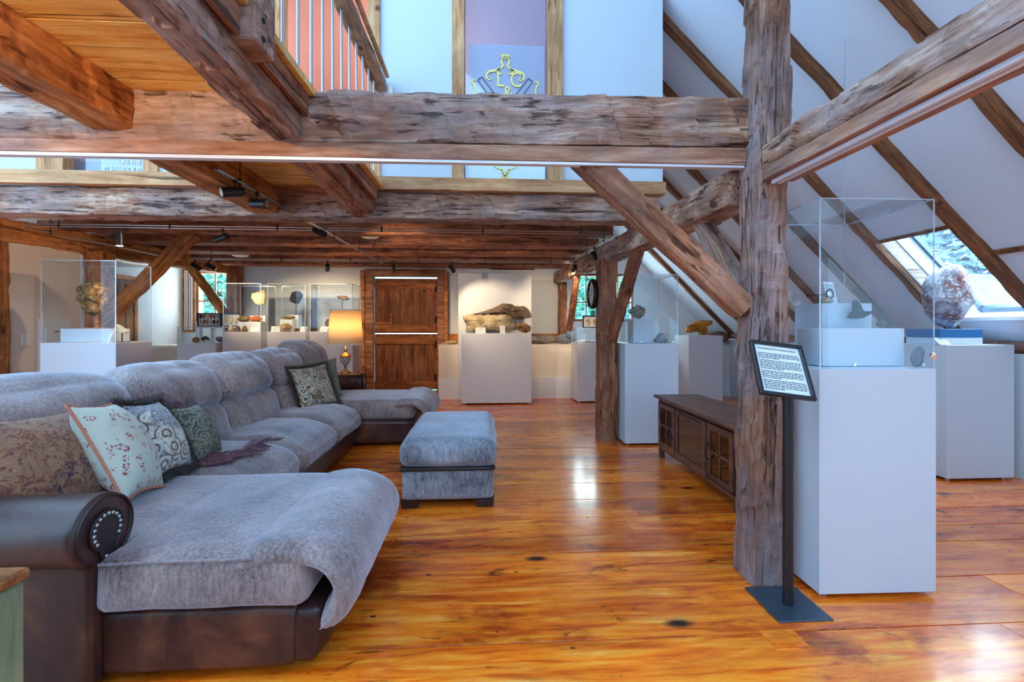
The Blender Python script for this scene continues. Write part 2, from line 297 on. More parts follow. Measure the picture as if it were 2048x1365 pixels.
# ---------------------------------------------------------------- mesh helper
class MB:
    def __init__(s): s.v = []; s.f = []; s.mi = []; s.cur = 0
    def add(s, vs, fs):
        b = len(s.v); s.v += [tuple(p) for p in vs]; s.f += [tuple(i+b for i in f) for f in fs]; s.mi += [s.cur]*len(fs); return s
    def box(s, x0, x1, y0, y1, z0, z1):
        return s.hexa([(x0, y0, z0), (x1, y0, z0), (x1, y1, z0), (x0, y1, z0), (x0, y0, z1), (x1, y0, z1), (x1, y1, z1), (x0, y1, z1)])
    def hexa(s, p):
        return s.add(p, [(0, 3, 2, 1), (4, 5, 6, 7), (0, 1, 5, 4), (1, 2, 6, 5), (2, 3, 7, 6), (3, 0, 4, 7)])
    def bbox(s, x0, x1, y0, y1, z0, z1, b=.006):   # box with bevelled edges
        X, Y, Z = (x0, x1), (y0, y1), (z0, z1); vs = []; ix = {}
        for i in (0, 1):
            for j in (0, 1):
                for k in (0, 1):
                    sx, sy, sz = (1-2*i)*b, (1-2*j)*b, (1-2*k)*b
                    for a, d in enumerate(((0, sy, sz), (sx, 0, sz), (sx, sy, 0))):
                        ix[i, j, k, a] = len(vs); vs.append((X[i]+d[0], Y[j]+d[1], Z[k]+d[2]))
        fs = []
        for i in (0, 1):
            q = [ix[i, 0, 0, 0], ix[i, 1, 0, 0], ix[i, 1, 1, 0], ix[i, 0, 1, 0]]; fs.append(q if i else q[::-1])
            q = [ix[0, i, 0, 1], ix[1, i, 0, 1], ix[1, i, 1, 1], ix[0, i, 1, 1]]; fs.append(q[::-1] if i else q)
            q = [ix[0, 0, i, 2], ix[1, 0, i, 2], ix[1, 1, i, 2], ix[0, 1, i, 2]]; fs.append(q if i else q[::-1])
        for j in (0, 1):
            for k in (0, 1):
                fs.append((ix[0, j, k, 1], ix[1, j, k, 1], ix[1, j, k, 2], ix[0, j, k, 2]))
                fs.append((ix[j, 0, k, 0], ix[j, 1, k, 0], ix[j, 1, k, 2], ix[j, 0, k, 2]))
                fs.append((ix[j, k, 0, 0], ix[j, k, 1, 0], ix[j, k, 1, 1], ix[j, k, 0, 1]))
                for i in (0, 1): fs.append((ix[i, j, k, 0], ix[i, j, k, 1], ix[i, j, k, 2]))
        s.add(vs, fs); return s
    def cyl(s, p0, p1, r0, r1=None, n=12):
        r1 = r0 if r1 is None else r1; p0, p1 = Vector(p0), Vector(p1); d = (p1-p0).normalized()
        u = d.orthogonal().normalized(); w = d.cross(u); vs = []
        for p, r in ((p0, r0), (p1, r1)):
            for i in range(n):
                a = 2*math.pi*i/n; vs.append(p+u*math.cos(a)*r+w*math.sin(a)*r)
        return s.add(vs, [(i, (i+1) % n, n+(i+1) % n, n+i) for i in range(n)]+[tuple(range(n))[::-1], tuple(range(n, 2*n))])
    def tube(s, pts, r, n=6, closed=False):
        pts = [Vector(p) for p in pts]; rs = r if isinstance(r, (list, tuple)) else [r]*len(pts); vs = []; L = len(pts); u = None
        for i, p in enumerate(pts):
            a = pts[(i-1) % L] if (closed or i) else p; b = pts[(i+1) % L] if (closed or i < L-1) else p
            d = (b-a).normalized()
            if u is None: u = d.orthogonal().normalized()
            u = (u-d*u.dot(d)).normalized(); w = d.cross(u)
            for k in range(n):
                t = 2*math.pi*k/n; vs.append(p+(u*math.cos(t)+w*math.sin(t))*rs[i])
        fs = []
        for i in range(L if closed else L-1):
            for k in range(n):
                j = (i+1) % L; fs.append((i*n+k, i*n+(k+1) % n, j*n+(k+1) % n, j*n+k))
        if not closed: fs += [tuple(range(n))[::-1], tuple(range((L-1)*n, L*n))]
        return s.add(vs, fs)
    def lathe(s, prof, c=(0, 0, 0), n=24, flute=0, fn=0, ring=False):
        if ring: prof = list(prof)+[prof[0]]
        vs = []; c = Vector(c)
        for (r, z) in prof:
            for k in range(n):
                a = 2*math.pi*k/n; rr = r*(1+flute*math.cos(a*fn)) if fn else r
                vs.append((c.x+rr*math.cos(a), c.y+rr*math.sin(a), c.z+z))
        L = len(prof); fs = [(i*n+k, i*n+(k+1) % n, (i+1)*n+(k+1) % n, (i+1)*n+k) for i in range(L-1) for k in range(n)]
        if ring: return s.add(vs, fs)
        if prof[0][0] > 1e-4: fs.append(tuple(range(n))[::-1])
        if prof[-1][0] > 1e-4: fs.append(tuple(range((L-1)*n, L*n)))
        return s.add(vs, fs)
    def prism(s, poly, y0, y1, ax=1):    # poly in the plane across ax
        n = len(poly); mk = (lambda a, b, y: (a, y, b)) if ax == 1 else ((lambda a, b, y: (y, a, b)) if ax == 0 else (lambda a, b, y: (a, b, y)))
        vs = [mk(a, b, y0) for a, b in poly]+[mk(a, b, y1) for a, b in poly]
        return s.add(vs, [tuple(range(n)), tuple(range(n, 2*n))[::-1]]+[(i, n+i, n+(i+1) % n, (i+1) % n) for i in range(n)])
    def puff(s, x0, x1, y0, y1, z0, z1, r=.06, n=14, bulge=(0, 0, 0), amp=.006, seed=0, fn=None):
        h = Vector(((x1-x0)/2, (y1-y0)/2, (z1-z0)/2)); c = Vector(((x0+x1)/2, (y0+y1)/2, (z0+z1)/2)); r = min(r, *h); vs = []; fs = []; ids = {}
        def vid(p):
            k = tuple(round(a, 5) for a in p)
            if k not in ids: ids[k] = len(vs); vs.append(p)
            return ids[k]
        for ax in range(3):
            for sg in (-1, 1):
                for i in range(n):
                    for j in range(n):
                        q = []
                        for a, b in ((i, j), (i+1, j), (i+1, j+1), (i, j+1)):
                            p = [0, 0, 0]; p[ax] = sg
                            ca = math.tan((a/n*2-1)*math.pi/4); cb = math.tan((b/n*2-1)*math.pi/4)
                            ca = (abs(ca)**.8)*(1 if ca > 0 else -1) if ca else 0; cb = (abs(cb)**.8)*(1 if cb > 0 else -1) if cb else 0
                            p[(ax+1) % 3] = ca; p[(ax+2) % 3] = cb; q.append(vid(tuple(p)))
                        fs.append(tuple(q if sg > 0 else q[::-1]))
        out = []
        for p in vs:
            P = Vector((p[0]*h.x, p[1]*h.y, p[2]*h.z))
            I = Vector([max(-(h[k]-r), min(h[k]-r, P[k])) for k in range(3)]); D = P-I
            P2 = I+D.normalized()*r if D.length > 1e-6 else P
            for k in range(3):
                a, b = (k+1) % 3, (k+2) % 3
                P2[k] += bulge[k]*p[k]*(1-min(1, abs(p[a]))**2)*(1-min(1, abs(p[b]))**2)
            Q = P2+c
            if amp: Q += P2.normalized()*amp*(mn.noise(Q*5+Vector((seed, 0, 0)))*1.3+mn.noise(Q*13+Vector((0, seed, 0)))*.5)
            out.append(fn(Q) if fn else Q)
        return s.add(out, fs)
    def rock(s, c, sc, seed=0, rough=.18, facets=9, sub=4, freq=1.6, rot=0):
        import bmesh
        bm = bmesh.new(); bmesh.ops.create_icosphere(bm, subdivisions=sub, radius=1); rnd = random.Random(seed)
        pl = [(Vector((rnd.uniform(-1, 1), rnd.uniform(-1, 1), rnd.uniform(-1, 1))).normalized(), rnd.uniform(.72, .95)) for _ in range(facets)]
        sd = Vector((seed*3.1, seed*1.7, 0)); cr, sr = math.cos(rot), math.sin(rot); vs = []
        for v in bm.verts:
            p = v.co.copy()
            for n, d in pl:
                e = p.dot(n)-d
                if e > 0: p -= n*e
            p += v.co*rough*(mn.fractal(v.co*freq+sd, 1, 2, 5))
            p = Vector((p.x*sc[0], p.y*sc[1], p.z*sc[2])); vs.append((c[0]+p.x*cr-p.z*sr, c[1]+p.y, c[2]+p.x*sr+p.z*cr))
        fs = [tuple(v.index for v in f.verts) for f in bm.faces]; bm.free(); return s.add(vs, fs)
    def slab(s, poly, y0, t, seed=0, amp=.006, plane='XZ', n=72):   # pebble-like body with the outline poly
        P = [Vector((a, b, 0)) for a, b in poly]; per = [(P[(i+1) % len(P)]-P[i]).length for i in range(len(P))]; T = sum(per); pts = []
        for k in range(n):
            d = T*k/n; i = 0
            while d > per[i]: d -= per[i]; i += 1
            pts.append(P[i].lerp(P[(i+1) % len(P)], d/per[i]))
        for _ in range(1): pts = [(pts[i-1]+pts[i]*2+pts[(i+1) % n])/4 for i in range(n)]
        c = sum(pts, Vector((0, 0, 0)))/n; vs = []; rings = [(.0, -1), (.45, -.95), (.75, -.78), (.93, -.45), (1, 0), (.93, .45), (.75, .78), (.45, .95), (.0, 1)]
        for k, (sc, h) in enumerate(rings):
            for p in ([c] if sc == 0 else [c+(q-c)*sc for q in pts]):
                d = amp*mn.fractal(Vector((p.x*12, p.y*12, h*2+seed)), 1, 2, 4); y = y0+h*t+d*2
                vs.append((p.x+d, y, p.y+d) if plane == 'XZ' else (y, p.x+d, p.y+d))
        fs = [(0, 1+(i+1) % n, 1+i) for i in range(n)]
        for r in range(6):
            b = 1+r*n
            fs += [(b+i, b+(i+1) % n, b+n+(i+1) % n, b+n+i) for i in range(n)]
        e = len(vs)-1; b = 1+6*n; fs += [(e, b+i, b+(i+1) % n) for i in range(n)]
        return s.add(vs, fs)
    def ribbon(s, pts, w, y, th=.002):     # flat stroke in the XZ plane
        L = len(pts); vs = []
        for i, (x, z) in enumerate(pts):
            a = pts[max(0, i-1)]; b = pts[min(L-1, i+1)]; d = Vector((b[0]-a[0], b[1]-a[1])).normalized(); ww = w(i/(L-1)) if callable(w) else w
            for sy in (0, th):
                vs.append((x-d.y*ww/2, y+sy, z+d.x*ww/2)); vs.append((x+d.y*ww/2, y+sy, z-d.x*ww/2))
        fs = []
        for i in range(L-1):
            a = i*4; b = a+4; fs += [(a, a+1, b+1, b), (a+2, b+2, b+3, a+3), (a, b, b+2, a+2), (a+1, a+3, b+3, b+1)]
        fs += [(0, 2, 3, 1), (4*L-4, 4*L-3, 4*L-1, 4*L-2)]
        return s.add(vs, fs)
    def xf(s, m, start=0):
        s.v[start:] = [tuple(m @ Vector(p)) for p in s.v[start:]]; return s
def wpos(o):
    p = Vector((0, 0, 0))
    while o: p += o.location; o = o.parent
    return p
def obj(name, mb, mats, parent=None, smooth=False, origin=None):
    me = bpy.data.meshes.new(name); org = wpos(parent) if parent else Vector((0, 0, 0))
    o = bpy.data.objects.new(name, me); C.objects.link(o)
    if parent is None and origin is not None: org = Vector(origin); o.location = org
    me.from_pydata([(p[0]-org.x, p[1]-org.y, p[2]-org.z) for p in mb.v], [], mb.f)
    for m in ([mats] if isinstance(mats, str) else mats): me.materials.append(M[m])
    if not isinstance(mats, str): me.polygons.foreach_set('material_index', mb.mi)
    if smooth: me.polygons.foreach_set('use_smooth', [True]*len(me.polygons))
    import bmesh
    bm = bmesh.new(); bm.from_mesh(me); bmesh.ops.recalc_face_normals(bm, faces=bm.faces); bm.to_mesh(me); bm.free()
    if smooth == 'auto':
        try: me.set_sharp_from_angle(angle=R(40))
        except Exception: pass
    if parent: o.parent = parent
    return o
def tag(o, label=None, cat=None, group=None, kind=None):
    if label: o['label'] = label
    if cat: o['category'] = cat
    if group: o['group'] = group
    if kind: o['kind'] = kind
    return o
def struct(name, mb, mats, label=None, smooth=False, parent=None):
    o = obj(name, mb, mats, parent, smooth)
    if parent is None: tag(o, label or name.replace('_', ' '), name.split('_')[0], kind='structure')
    return o
def thing(name, label, cat, loc=(0, 0, 0), group=None, kind=None):
    o = bpy.data.objects.new(name, None); C.objects.link(o); o.location = loc; o.empty_display_size = .1
    return tag(o, label, cat, group, kind)
def copy_tree(o, parent=None):
    c = o.copy(); C.objects.link(c)
    if parent: c.parent = parent
    for ch in o.children: copy_tree(ch, c)
    return c
def text_mb(body, size, depth=.001):
    cu = bpy.data.curves.new('lettering', 'FONT'); cu.body = body; cu.size = size; cu.extrude = depth; cu.align_x = 'CENTER'; cu.resolution_u = 3
    o = bpy.data.objects.new('lettering', cu); C.objects.link(o); bpy.context.view_layer.update()
    me = bpy.data.meshes.new_from_object(o.evaluated_get(bpy.context.evaluated_depsgraph_get()))
    mb = MB(); mb.add([v.co[:] for v in me.vertices], [tuple(p.vertices) for p in me.polygons])
    bpy.data.objects.remove(o); bpy.data.curves.remove(cu); bpy.data.meshes.remove(me); return mb
UP = Matrix.Rotation(math.pi/2, 4, 'X')
_bs = [0]
def beam(name, label, p0, p1, w, h, m='beam_brown', cat='beam', rough=.010, seg=.05, ns=6, group=None, parent=None, kind=None, h1=None, wane=.012, bow=0):
    """squared timber from p0 to p1 (centre line): w across, h high, worn and hewn faces"""
    _bs[0] += 1; sd = _bs[0]*7.3; p0, p1 = Vector(p0), Vector(p1); X = (p1-p0); L = X.length; X.normalize()
    up = Vector((0, 0, 1)) if abs(X.z) < .9 else Vector((0, 1, 0)); Z = (up-X*up.dot(X)).normalized(); Y = Z.cross(X)
    nl = max(2, int(L/seg)); per = []
    for a, b, c, d in ((-1, -1, 1, -1), (1, -1, 1, 1), (1, 1, -1, 1), (-1, 1, -1, -1)):
        for k in range(ns): per.append((a+(c-a)*k/ns, b+(d-b)*k/ns))
    n = len(per); vs = []; rnd = random.Random(sd); cells = [[rnd.uniform(-1, 1) for _ in range(4)] for _ in range(int(L/.11)+3)]; jit = [rnd.uniform(0, 1) for _ in range(4)]
    for i in range(nl+1):
        x = L*i/nl; f = i/nl; hh = h+((h1 or h)-h)*f; zb = bow*math.sin(math.pi*f)
        for k, (a, b) in enumerate(per):
            side = k//ns; y = a*w/2; z = b*hh/2
            cz = min(1, max(0, (abs(a)+abs(b)-1.0)))**2       # 1 at the corners
            q = Vector((x*1.2, y*6, z*6))+Vector((sd, sd*.3, 0))
            d = rough*(mn.noise(q*1.6)+.6*mn.noise(Vector((x*5+sd, y*22, z*22))))
            d += rough*.55*cells[int(x/.11+jit[side]*.9+b*.4+a*.3+1.0) % len(cells)][side]
            d -= wane*.45*cz**3*(1+2.2*max(0, mn.noise(Vector((x*2.2+sd, a*3, b*3)))))
            ln = math.hypot(a, b) or 1; nx, nz = ((0, b) if side in (0, 2) else (a, 0))
            if cz > .9: nx, nz = a/ln, b/ln
            vs.append((x, y+nx*d, z+nz*d+zb))
    fs = [(i*n+k, i*n+(k+1) % n, (i+1)*n+(k+1) % n, (i+1)*n+k) for i in range(nl) for k in range(n)]
    fs += [tuple(range(n))[::-1], tuple(range(nl*n, nl*n+n))]
    me = bpy.data.meshes.new(name); me.from_pydata(vs, [], fs); me.materials.append(M[m])
    o = bpy.data.objects.new(name, me); C.objects.link(o)
    mw = Matrix.Translation(p0) @ Matrix((X, Y, Z)).transposed().to_4x4(); o.matrix_world = mw
    if parent: o.parent = parent; o.location = p0-wpos(parent)
    else: tag(o, label, cat, group, kind)
    return o
# ================================================================ THE SETTING
SK0, SK1, SX0, SX1 = 3.36, 4.03, 3.72, 4.44            # skylight bay
def slope(mb, y0, y1, xa, xb, n0, n1):                  # piece of roof between two eave distances, n = depth outwards
    k = .7071; P = lambda x, y, n: (x+n*k, y, 5.83-x+n*k)
    return mb.hexa([P(xa, y0, n0), P(xb, y0, n0), P(xb, y1, n0), P(xa, y1, n0), P(xa, y0, n1), P(xb, y0, n1), P(xb, y1, n1), P(xa, y1, n1)])
# floor of wide boards, each with its own shade
fl = MB(); cols = []; rnd = random.Random(11); y = -1.2
ws = []
def board(x0, x1, y0, y1, z=0.0, c=None):
    n0 = len(fl.f); w = .0034; jz = rnd.uniform(-.0012, .0012)+z
    fl.bbox(x0+.001, x1-.001, y0+w, y1-w, -.03, jz, .0007); cc = c or (rnd.random(), rnd.random(), rnd.random()); cols.extend([cc]*(len(fl.f)-n0))
y = -2.4
while y < 9.3:
    w = rnd.choice([.17, .21, .24, .27, .31, .36])*(1 if y > 1.4 else 1.15)
    cuts = sorted([-6.2, 4.7]+[rnd.uniform(-4.5, 4.2) for _ in range(rnd.choice([1, 1, 2]))])
    if y < 3.4 and y+w > 1.0: cuts = sorted([c for c in cuts if abs(c-2.25) > .8]+[2.25+rnd.choice([0, .0, .35])])
    for a, b in zip(cuts, cuts[1:]):
        if b-a < .25: continue
        c = (rnd.random(), rnd.random(), rnd.random())
        if 2.6 < y < 3.1 and a < 0 < b: c = (.2, .45, .9)
        if y < 2.0 and a < 0: c = (c[0], .5+c[1]*.4, c[2])
        board(a, b, y, y+w, 0, c)
    y += w
board(1.17, 1.32, 1.74, 1.86, .0025, (.3, 1.0, .5))          # pale patch let into a board
fl.cur = 1; n0 = len(fl.f); fl.box(-6.2, 4.7, -2.4, 9.4, -.05, -.022); cols.extend([(0, 0, 0)]*(len(fl.f)-n0))
fo = struct('floor', fl, ['floor_boards', 'dark_gap'], 'glossy orange brown wide plank floor')
ca = fo.data.color_attributes.new('board', 'FLOAT_COLOR', 'CORNER')
for p in fo.data.polygons:
    for li in p.loop_indices: ca.data[li].color = (*cols[p.index], 1)
# right roof slope, with the hole for the skylight
rf = MB()
slope(rf, -.8, SK0, 4.68, -1.75, 0, .05); slope(rf, SK1, 9.3, 4.68, -1.75, 0, .05)
slope(rf, SK0, SK1, 4.68, SX1, 0, .05); slope(rf, SK0, SK1, SX0, -1.75, 0, .05)
struct('ceiling_right', rf, 'roof_white', 'white sloping roof plaster between the rafters')
wr = MB(); wr.box(4.6, 4.85, -.8, 9.3, -.05, 1.07)
m = MB(); m.box(-6.2, 4.9, -2.6, -2.4, -.05, 4.6); struct('wall_front', m, 'plaster_white', 'white wall behind the viewer')
struct('wall_right', wr, 'plaster_white', 'low white knee wall under the sloping roof')
# skylight
w3 = thing('window_3', 'skylight between two rafters', 'window', (4.1, 3.7, 1.8), kind='structure')
k = .7071; P = lambda x, y, n: (x+n*k, y, 5.83-x+n*k)
m = MB(); slope(m, SK1-.002, SK1+.03, SX1, SX0, .005, .11); slope(m, SK0-.03, SK0+.002, SX1, SX0, .005, .11); obj('rafter_side', m, 'whitewashed', w3)
m = MB(); slope(m, SK1-.012, SK1+.03, SX1, SX0, .118, .27); slope(m, SK0-.03, SK0+.012, SX1, SX0, .118, .27); obj('reveal_board', m, 'roof_white', w3)
m = MB(); m.hexa([(4.44, SK0, 1.36), (4.85, SK0, 1.37), (4.85, SK1, 1.37), (4.44, SK1, 1.36), (4.44, SK0, 1.39), (4.80, SK0, 1.40), (4.80, SK1, 1.40), (4.44, SK1, 1.39)])
slope(m, SK0, SK1, SX0, SX0-.03, .005, .3); obj('window_sill', m, 'plaster_white', w3)
m = MB(); slope(m, SK0, SK0+.03, SX1+.12, SX0-.05, .24, .28); slope(m, SK1-.04, SK1-.012, SX1+.12, SX0-.05, .24, .28); slope(m, SK0, SK1, SX1+.12, SX1+.08, .24, .28); slope(m, SK0, SK1, SX0, SX0-.04, .24, .28)
obj('window_frame', m, 'blue_steel', w3)
m = MB(); slope(m, SK0+.02, SK1-.02, SX1+.1, SX0-.02, .258, .262); obj('pane', m, 'window_glass', w3)
m = MB(); m.hexa([P(SX0+.012, SK0, -.012), P(SX0-.012, SK0, -.012), P(SX0-.012, SK1+.06, -.012), P(SX0+.012, SK1+.06, -.012), P(SX0+.012, SK0, .01), P(SX0-.012, SK0, .01), P(SX0-.012, SK1+.06, .01), P(SX0+.012, SK1+.06, .01)])
tm = struct('trim_1', m, 'rafter_wood', 'wooden strip along the top of the skylight')
m = MB(); slope(m, 2.65, 3.27, 3.96, 3.93, -.014, .01); struct('trim_2', m, 'rafter_wood', 'wooden strip across the roof bay right of the skylight')
# back wall, window and door openings, stone ledge
wb = MB(); Y0, Y1 = 9.1, 9.35
for a, b, c, d in ((-5.95, -5.62, 0, 2.66), (-5.62, -4.93, 0, 1.42), (-5.62, -4.93, 2.40, 2.66), (-4.93, -2.36, 0, 2.66), (-2.36, -.80, 2.44, 2.66), (-.80, 1.78, 0, 2.66), (1.78, 3.06, 0, 1.42), (1.78, 3.06, 2.40, 2.66)):
    wb.box(a, b, Y0, Y1, c, d)
wb.prism([(3.06, 0), (4.65, 0), (4.65, 1.18), (3.17, 2.66), (3.06, 2.66)], Y0, Y1)
wb.prism([(1.0, 2.66), (3.17, 2.66), (1.0, 4.83)], Y0, Y1)
struct('wall_back', wb, 'plaster_white', 'white plastered end wall')
def ledge(mb, x0, x1, yf, z0, z1, r=.05):
    prof = [(yf, z0), (yf, z1-r)]+[(yf+r-r*math.cos(a), z1-r+r*math.sin(a)) for a in (R(30), R(60), R(90))]+[(9.1, z1), (9.1, z0)]
    n = max(2, int((x1-x0)/.12)); vs = []
    for i in range(n+1):
        x = x0+(x1-x0)*i/n
        for (yy, zz) in prof:
            d = .018*mn.noise(Vector((x*1.7, zz*2, 3))) if yy < 9 else 0; vs.append((x, yy+d, zz+(d*.5 if zz > z0+.1 else 0)))
    q = len(prof); fs = [(i*q+k, i*q+(k+1) % q, (i+1)*q+(k+1) % q, (i+1)*q+k) for i in range(n) for k in range(q)]
    return mb.add(vs, fs+[tuple(range(q)), tuple(range(n*q, n*q+q))[::-1]])
lb = MB()
for a, b in ((-4.75, -2.42), (-.84, 1.62), (1.62, 4.6), (-5.85, -4.75)): ledge(lb, a, b, 8.22, 0, .985)
struct('wall_back_ledge', lb, 'plaster_cream', 'cream plastered stone foundation ledge along the end wall', smooth='auto')
b2 = MB()
for a, b in ((-4.75, -2.43), (-.835, 1.615), (1.625, 4.59)): b2.box(a, b, 8.185, 8.25, 0, .385)
struct('baseboard_back', b2, 'plaster_white', 'white painted lower band of the foundation ledge')
m = MB()
for a, b in ((-4.9, -2.38), (-.80, 1.5)): m.box(a, b, 9.03, 9.1, .985, 1.17)
struct('trim_3', m, 'beam_orange', 'brown timber sill above the foundation ledge')
m = MB(); m.box(-4.7, -2.4, 9.05, 9.1, 2.49, 2.6); m.box(-.78, .1, 9.05, 9.1, 2.49, 2.6); m.box(.1, 1.0, 9.02, 9.1, 2.46, 2.6)
struct('trim_4', m, 'beam_brown', 'dark timber band at the top of the end wall')
# end windows
def sash(nm, x0, x1, xm, side):
    w = thing(nm, 'small paned end window looking onto trees', 'window', ((x0+x1)/2, 9.15, 1.42), kind='structure')
    m = MB()
    m.box(x0, x0+.05, 9.12, 9.2, 1.42, 2.4); m.box(x1-.05, x1, 9.12, 9.2, 1.42, 2.4); m.box(x0+.05, x1-.05, 9.12, 9.2, 1.42, 1.47); m.box(x0+.05, x1-.05, 9.12, 9.2, 2.35, 2.4)
    obj('window_frame', m, 'oak_trim_up' if side < 0 else 'beam_brown', w)
    m = MB(); m.box(x0+.05, x1-.05, 9.14, 9.17, 1.80, 1.825)
    for xx in xm: m.box(xx-.011, xx+.011, 9.14, 9.17, 1.47, 2.35)
    obj('glazing_bar', m, 'oak_trim_up' if side < 0 else 'frame_black', w)
    m = MB(); m.box(x0+.05, x1-.05, 9.152, 9.156, 1.47, 2.35); obj('pane', m, 'window_glass', w)
    return w
w1 = sash('window_1', -5.62, -4.93, [-5.27], -1); w2 = sash('window_2', 1.78, 3.06, [2.07, 2.40, 2.73], 1)
m = MB(); m.box(-5.85, -5.62, 9.08, 9.1, 1.2, 2.45); obj('side_casing', m, 'beam_orange', w1)
for a, b in ((-5.80, -5.782), (-5.765, -5.745), (-5.715, -5.70), (-5.68, -5.655)):
    m = MB(); m.box(a, b, 9.06, 9.079, 1.25, 2.4); obj('white_bead', m, 'card_white', w1)
# left aisle
m = MB(); m.box(-6.05, -5.85, 4.3, 9.35, -.05, 2.66); struct('wall_left_aisle', m, 'plaster_white', 'white outer wall of the left aisle')
m = MB(); m.box(-5.85, -4.95, 4.3, 9.1, 2.56, 2.66); struct('ceiling_aisle', m, 'plaster_white', 'white ceiling of the left aisle')
m = MB(); m.box(-5.05, -4.9, 4.93, 5.76, -.05, 2.22); m.box(-5.05, -4.9, 3.2, 4.75, -.05, 2.22); struct('wall_left', m, 'plaster_cream', 'white plaster panel between the two left posts')
d2 = thing('door_2', 'dark plank door in the left aisle wall', 'door', (-5.85, 7.6, 0), kind='structure')
m = MB(); m.box(-5.87, -5.83, 7.33, 7.85, 0, 2.08)
for q in range(3): m.box(-5.828, -5.822, 7.36+q*.16, 7.50+q*.16, .05, 2.03)
obj('door_panel', m, 'door_wood', d2); m = MB(); m.box(-5.86, -5.81, 7.27, 7.33, 0, 2.14); m.box(-5.86, -5.81, 7.85, 7.91, 0, 2.14); m.box(-5.86, -5.81, 7.33, 7.85, 2.08, 2.14); obj('door_frame', m, 'beam_orange', d2)
# main back door: two leaves one above the other
d1 = thing('door_1', 'old brown plank barn door in two leaves', 'door', (-1.58, 9.08, 0), kind='structure')
m = MB(); m.bbox(-2.36, -2.20, 9.0, 9.2, 0, 2.40, .008); m.bbox(-.95, -.80, 9.0, 9.2, 0, 2.40, .008); m.bbox(-2.36, -.80, 8.99, 9.2, 2.31, 2.45, .008); obj('door_frame', m, 'beam_brown', d1)
m = MB(); m.bbox(-2.44, -2.36, 8.97, 9.06, 0, 2.42); m.bbox(-.80, -.735, 8.97, 9.06, 0, 2.42); obj('door_casing', m, 'beam_orange', d1)
m = MB(); m.box(-2.18, -.94, 9.102, 9.13, .06, 1.165); m.box(-2.18, -.94, 9.102, 9.13, 1.187, 2.265); obj('backing', m, 'dark_gap', d1)  # added behind the planks to stop outside light leaking through
for nm, z0, z1 in (('upper_leaf', 1.185, 2.27), ('lower_leaf', .06, 1.165)):
    m = MB()
    for i in range(5): m.bbox(-2.172+i*.245, -2.172+(i+1)*.245-.004, 9.07, 9.10, z0, z1, .004)
    lf = obj(nm, m, 'door_wood', d1); m = MB()
    m.bbox(-2.18, -.965, 9.04, 9.07, z0+.02, z0+.17, .004); m.bbox(-2.18, -.965, 9.04, 9.07, z1-.2, z1-.05, .004); obj('ledge_board', m, 'door_rail_wood', lf)
m = MB(); m.bbox(-2.2, -1.86, 9.03, 9.045, 1.36, 1.40, .003); m.bbox(-2.08, -2.05, 9.02, 9.045, 1.25, 1.58, .003); m.bbox(-1.87, -1.83, 9.02, 9.045, 1.25, 1.58, .003); obj('latch_bar', m, 'door_rail_wood', d1)
m = MB()
for z in (.30, .95, 1.45, 2.05): m.box(-1.0, -.93, 9.035, 9.045, z-.06, z+.06)
obj('hinge', m, 'dark_gap', d1)
m = MB(); m.box(-2.35, -.8, 8.62, 9.1, 0, .035); struct('trim_5', m, 'beam_orange', 'wooden threshold of the back door')
# exterior seen through the openings
stf = MB(); stf.box(-30, 40, 9.6, 60, -3, -2.6); stf.box(5.2, 40, -10, 60, -3, -2.6)
plain('meadow', srgb(120, 160, 96), .9, var=.2); struct('ground_outside', stf, 'meadow', 'green ground outside')
def foliage_mat(nm, a, b, c):
    t = NT(nm, .7, .2); v = t.coord(); n = t.noise(v, 1.2, 5, .7); cc = t.ramp(n, [(.35, a), (.5, b), (.62, c)]); t.set(Base_Color=cc, Subsurface_Weight=0.0); M[nm] = t.m
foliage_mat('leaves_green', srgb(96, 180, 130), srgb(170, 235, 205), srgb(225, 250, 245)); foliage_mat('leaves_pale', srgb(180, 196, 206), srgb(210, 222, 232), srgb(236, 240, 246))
plain('bark', srgb(96, 84, 76), .9, var=.3)
def tree(nm, label, c, rad, mt, n, seed, ls=.12, group=None):
    r = random.Random(seed); t = thing(nm, label, 'tree', (c[0], c[1], -2.6), group)
    m = MB(); base = (c[0], c[1], -2.6); m.tube([base, (c[0]+.1, c[1], 0), (c[0], c[1], c[2]+rad[2]*.5)], [.28, .2, .08], 8)
    for i in range(9):
        a = r.uniform(0, 6.28); z = r.uniform(c[2]-rad[2]*.6, c[2]+.2*rad[2]); m.tube([(c[0], c[1], z), (c[0]+math.cos(a)*rad[0]*.8, c[1]+math.sin(a)*rad[1]*.8, z+rad[2]*.35)], [.07, .02], 5)
    obj('trunk', m, 'bark', t); m = MB()
    for i in range(n):
        d = Vector((r.gauss(0, 1), r.gauss(0, 1), r.gauss(0, 1))).normalized()*r.uniform(.35, 1)**.6
        p = Vector((c[0]+d.x*rad[0], c[1]+d.y*rad[1], c[2]+d.z*rad[2])); u = Vector((r.uniform(-1, 1), r.uniform(-1, 1), r.uniform(-.6, .6))).normalized()*ls*r.uniform(.7, 1.6); w = u.cross(Vector((r.uniform(-1, 1), r.uniform(-1, 1), 1))).normalized()*ls*.45
        m.add([p-u, p-w, p+u, p+w], [(0, 1, 2, 3)])
    tag(obj('foliage', m, mt, t), kind='stuff'); return t
tree('leafy_tree', 'bright green tree filling the left end window', (-8.2, 15, 2.3), (2.3, 1.5, 2.6), 'leaves_green', 4600, 3, .16)
tree('leafy_tree', 'green tree seen through the right end window beyond the clock', (3.8, 14.6, 2.2), (2.0, 1.4, 2.6), 'leaves_green', 4600, 4, .16)
tree('hazy_tree', 'pale hazy tree on the hill above the shingled roof', (15.5, 15, 4.0), (5, 2.2, 4.5), 'leaves_pale', 9000, 5, .22)
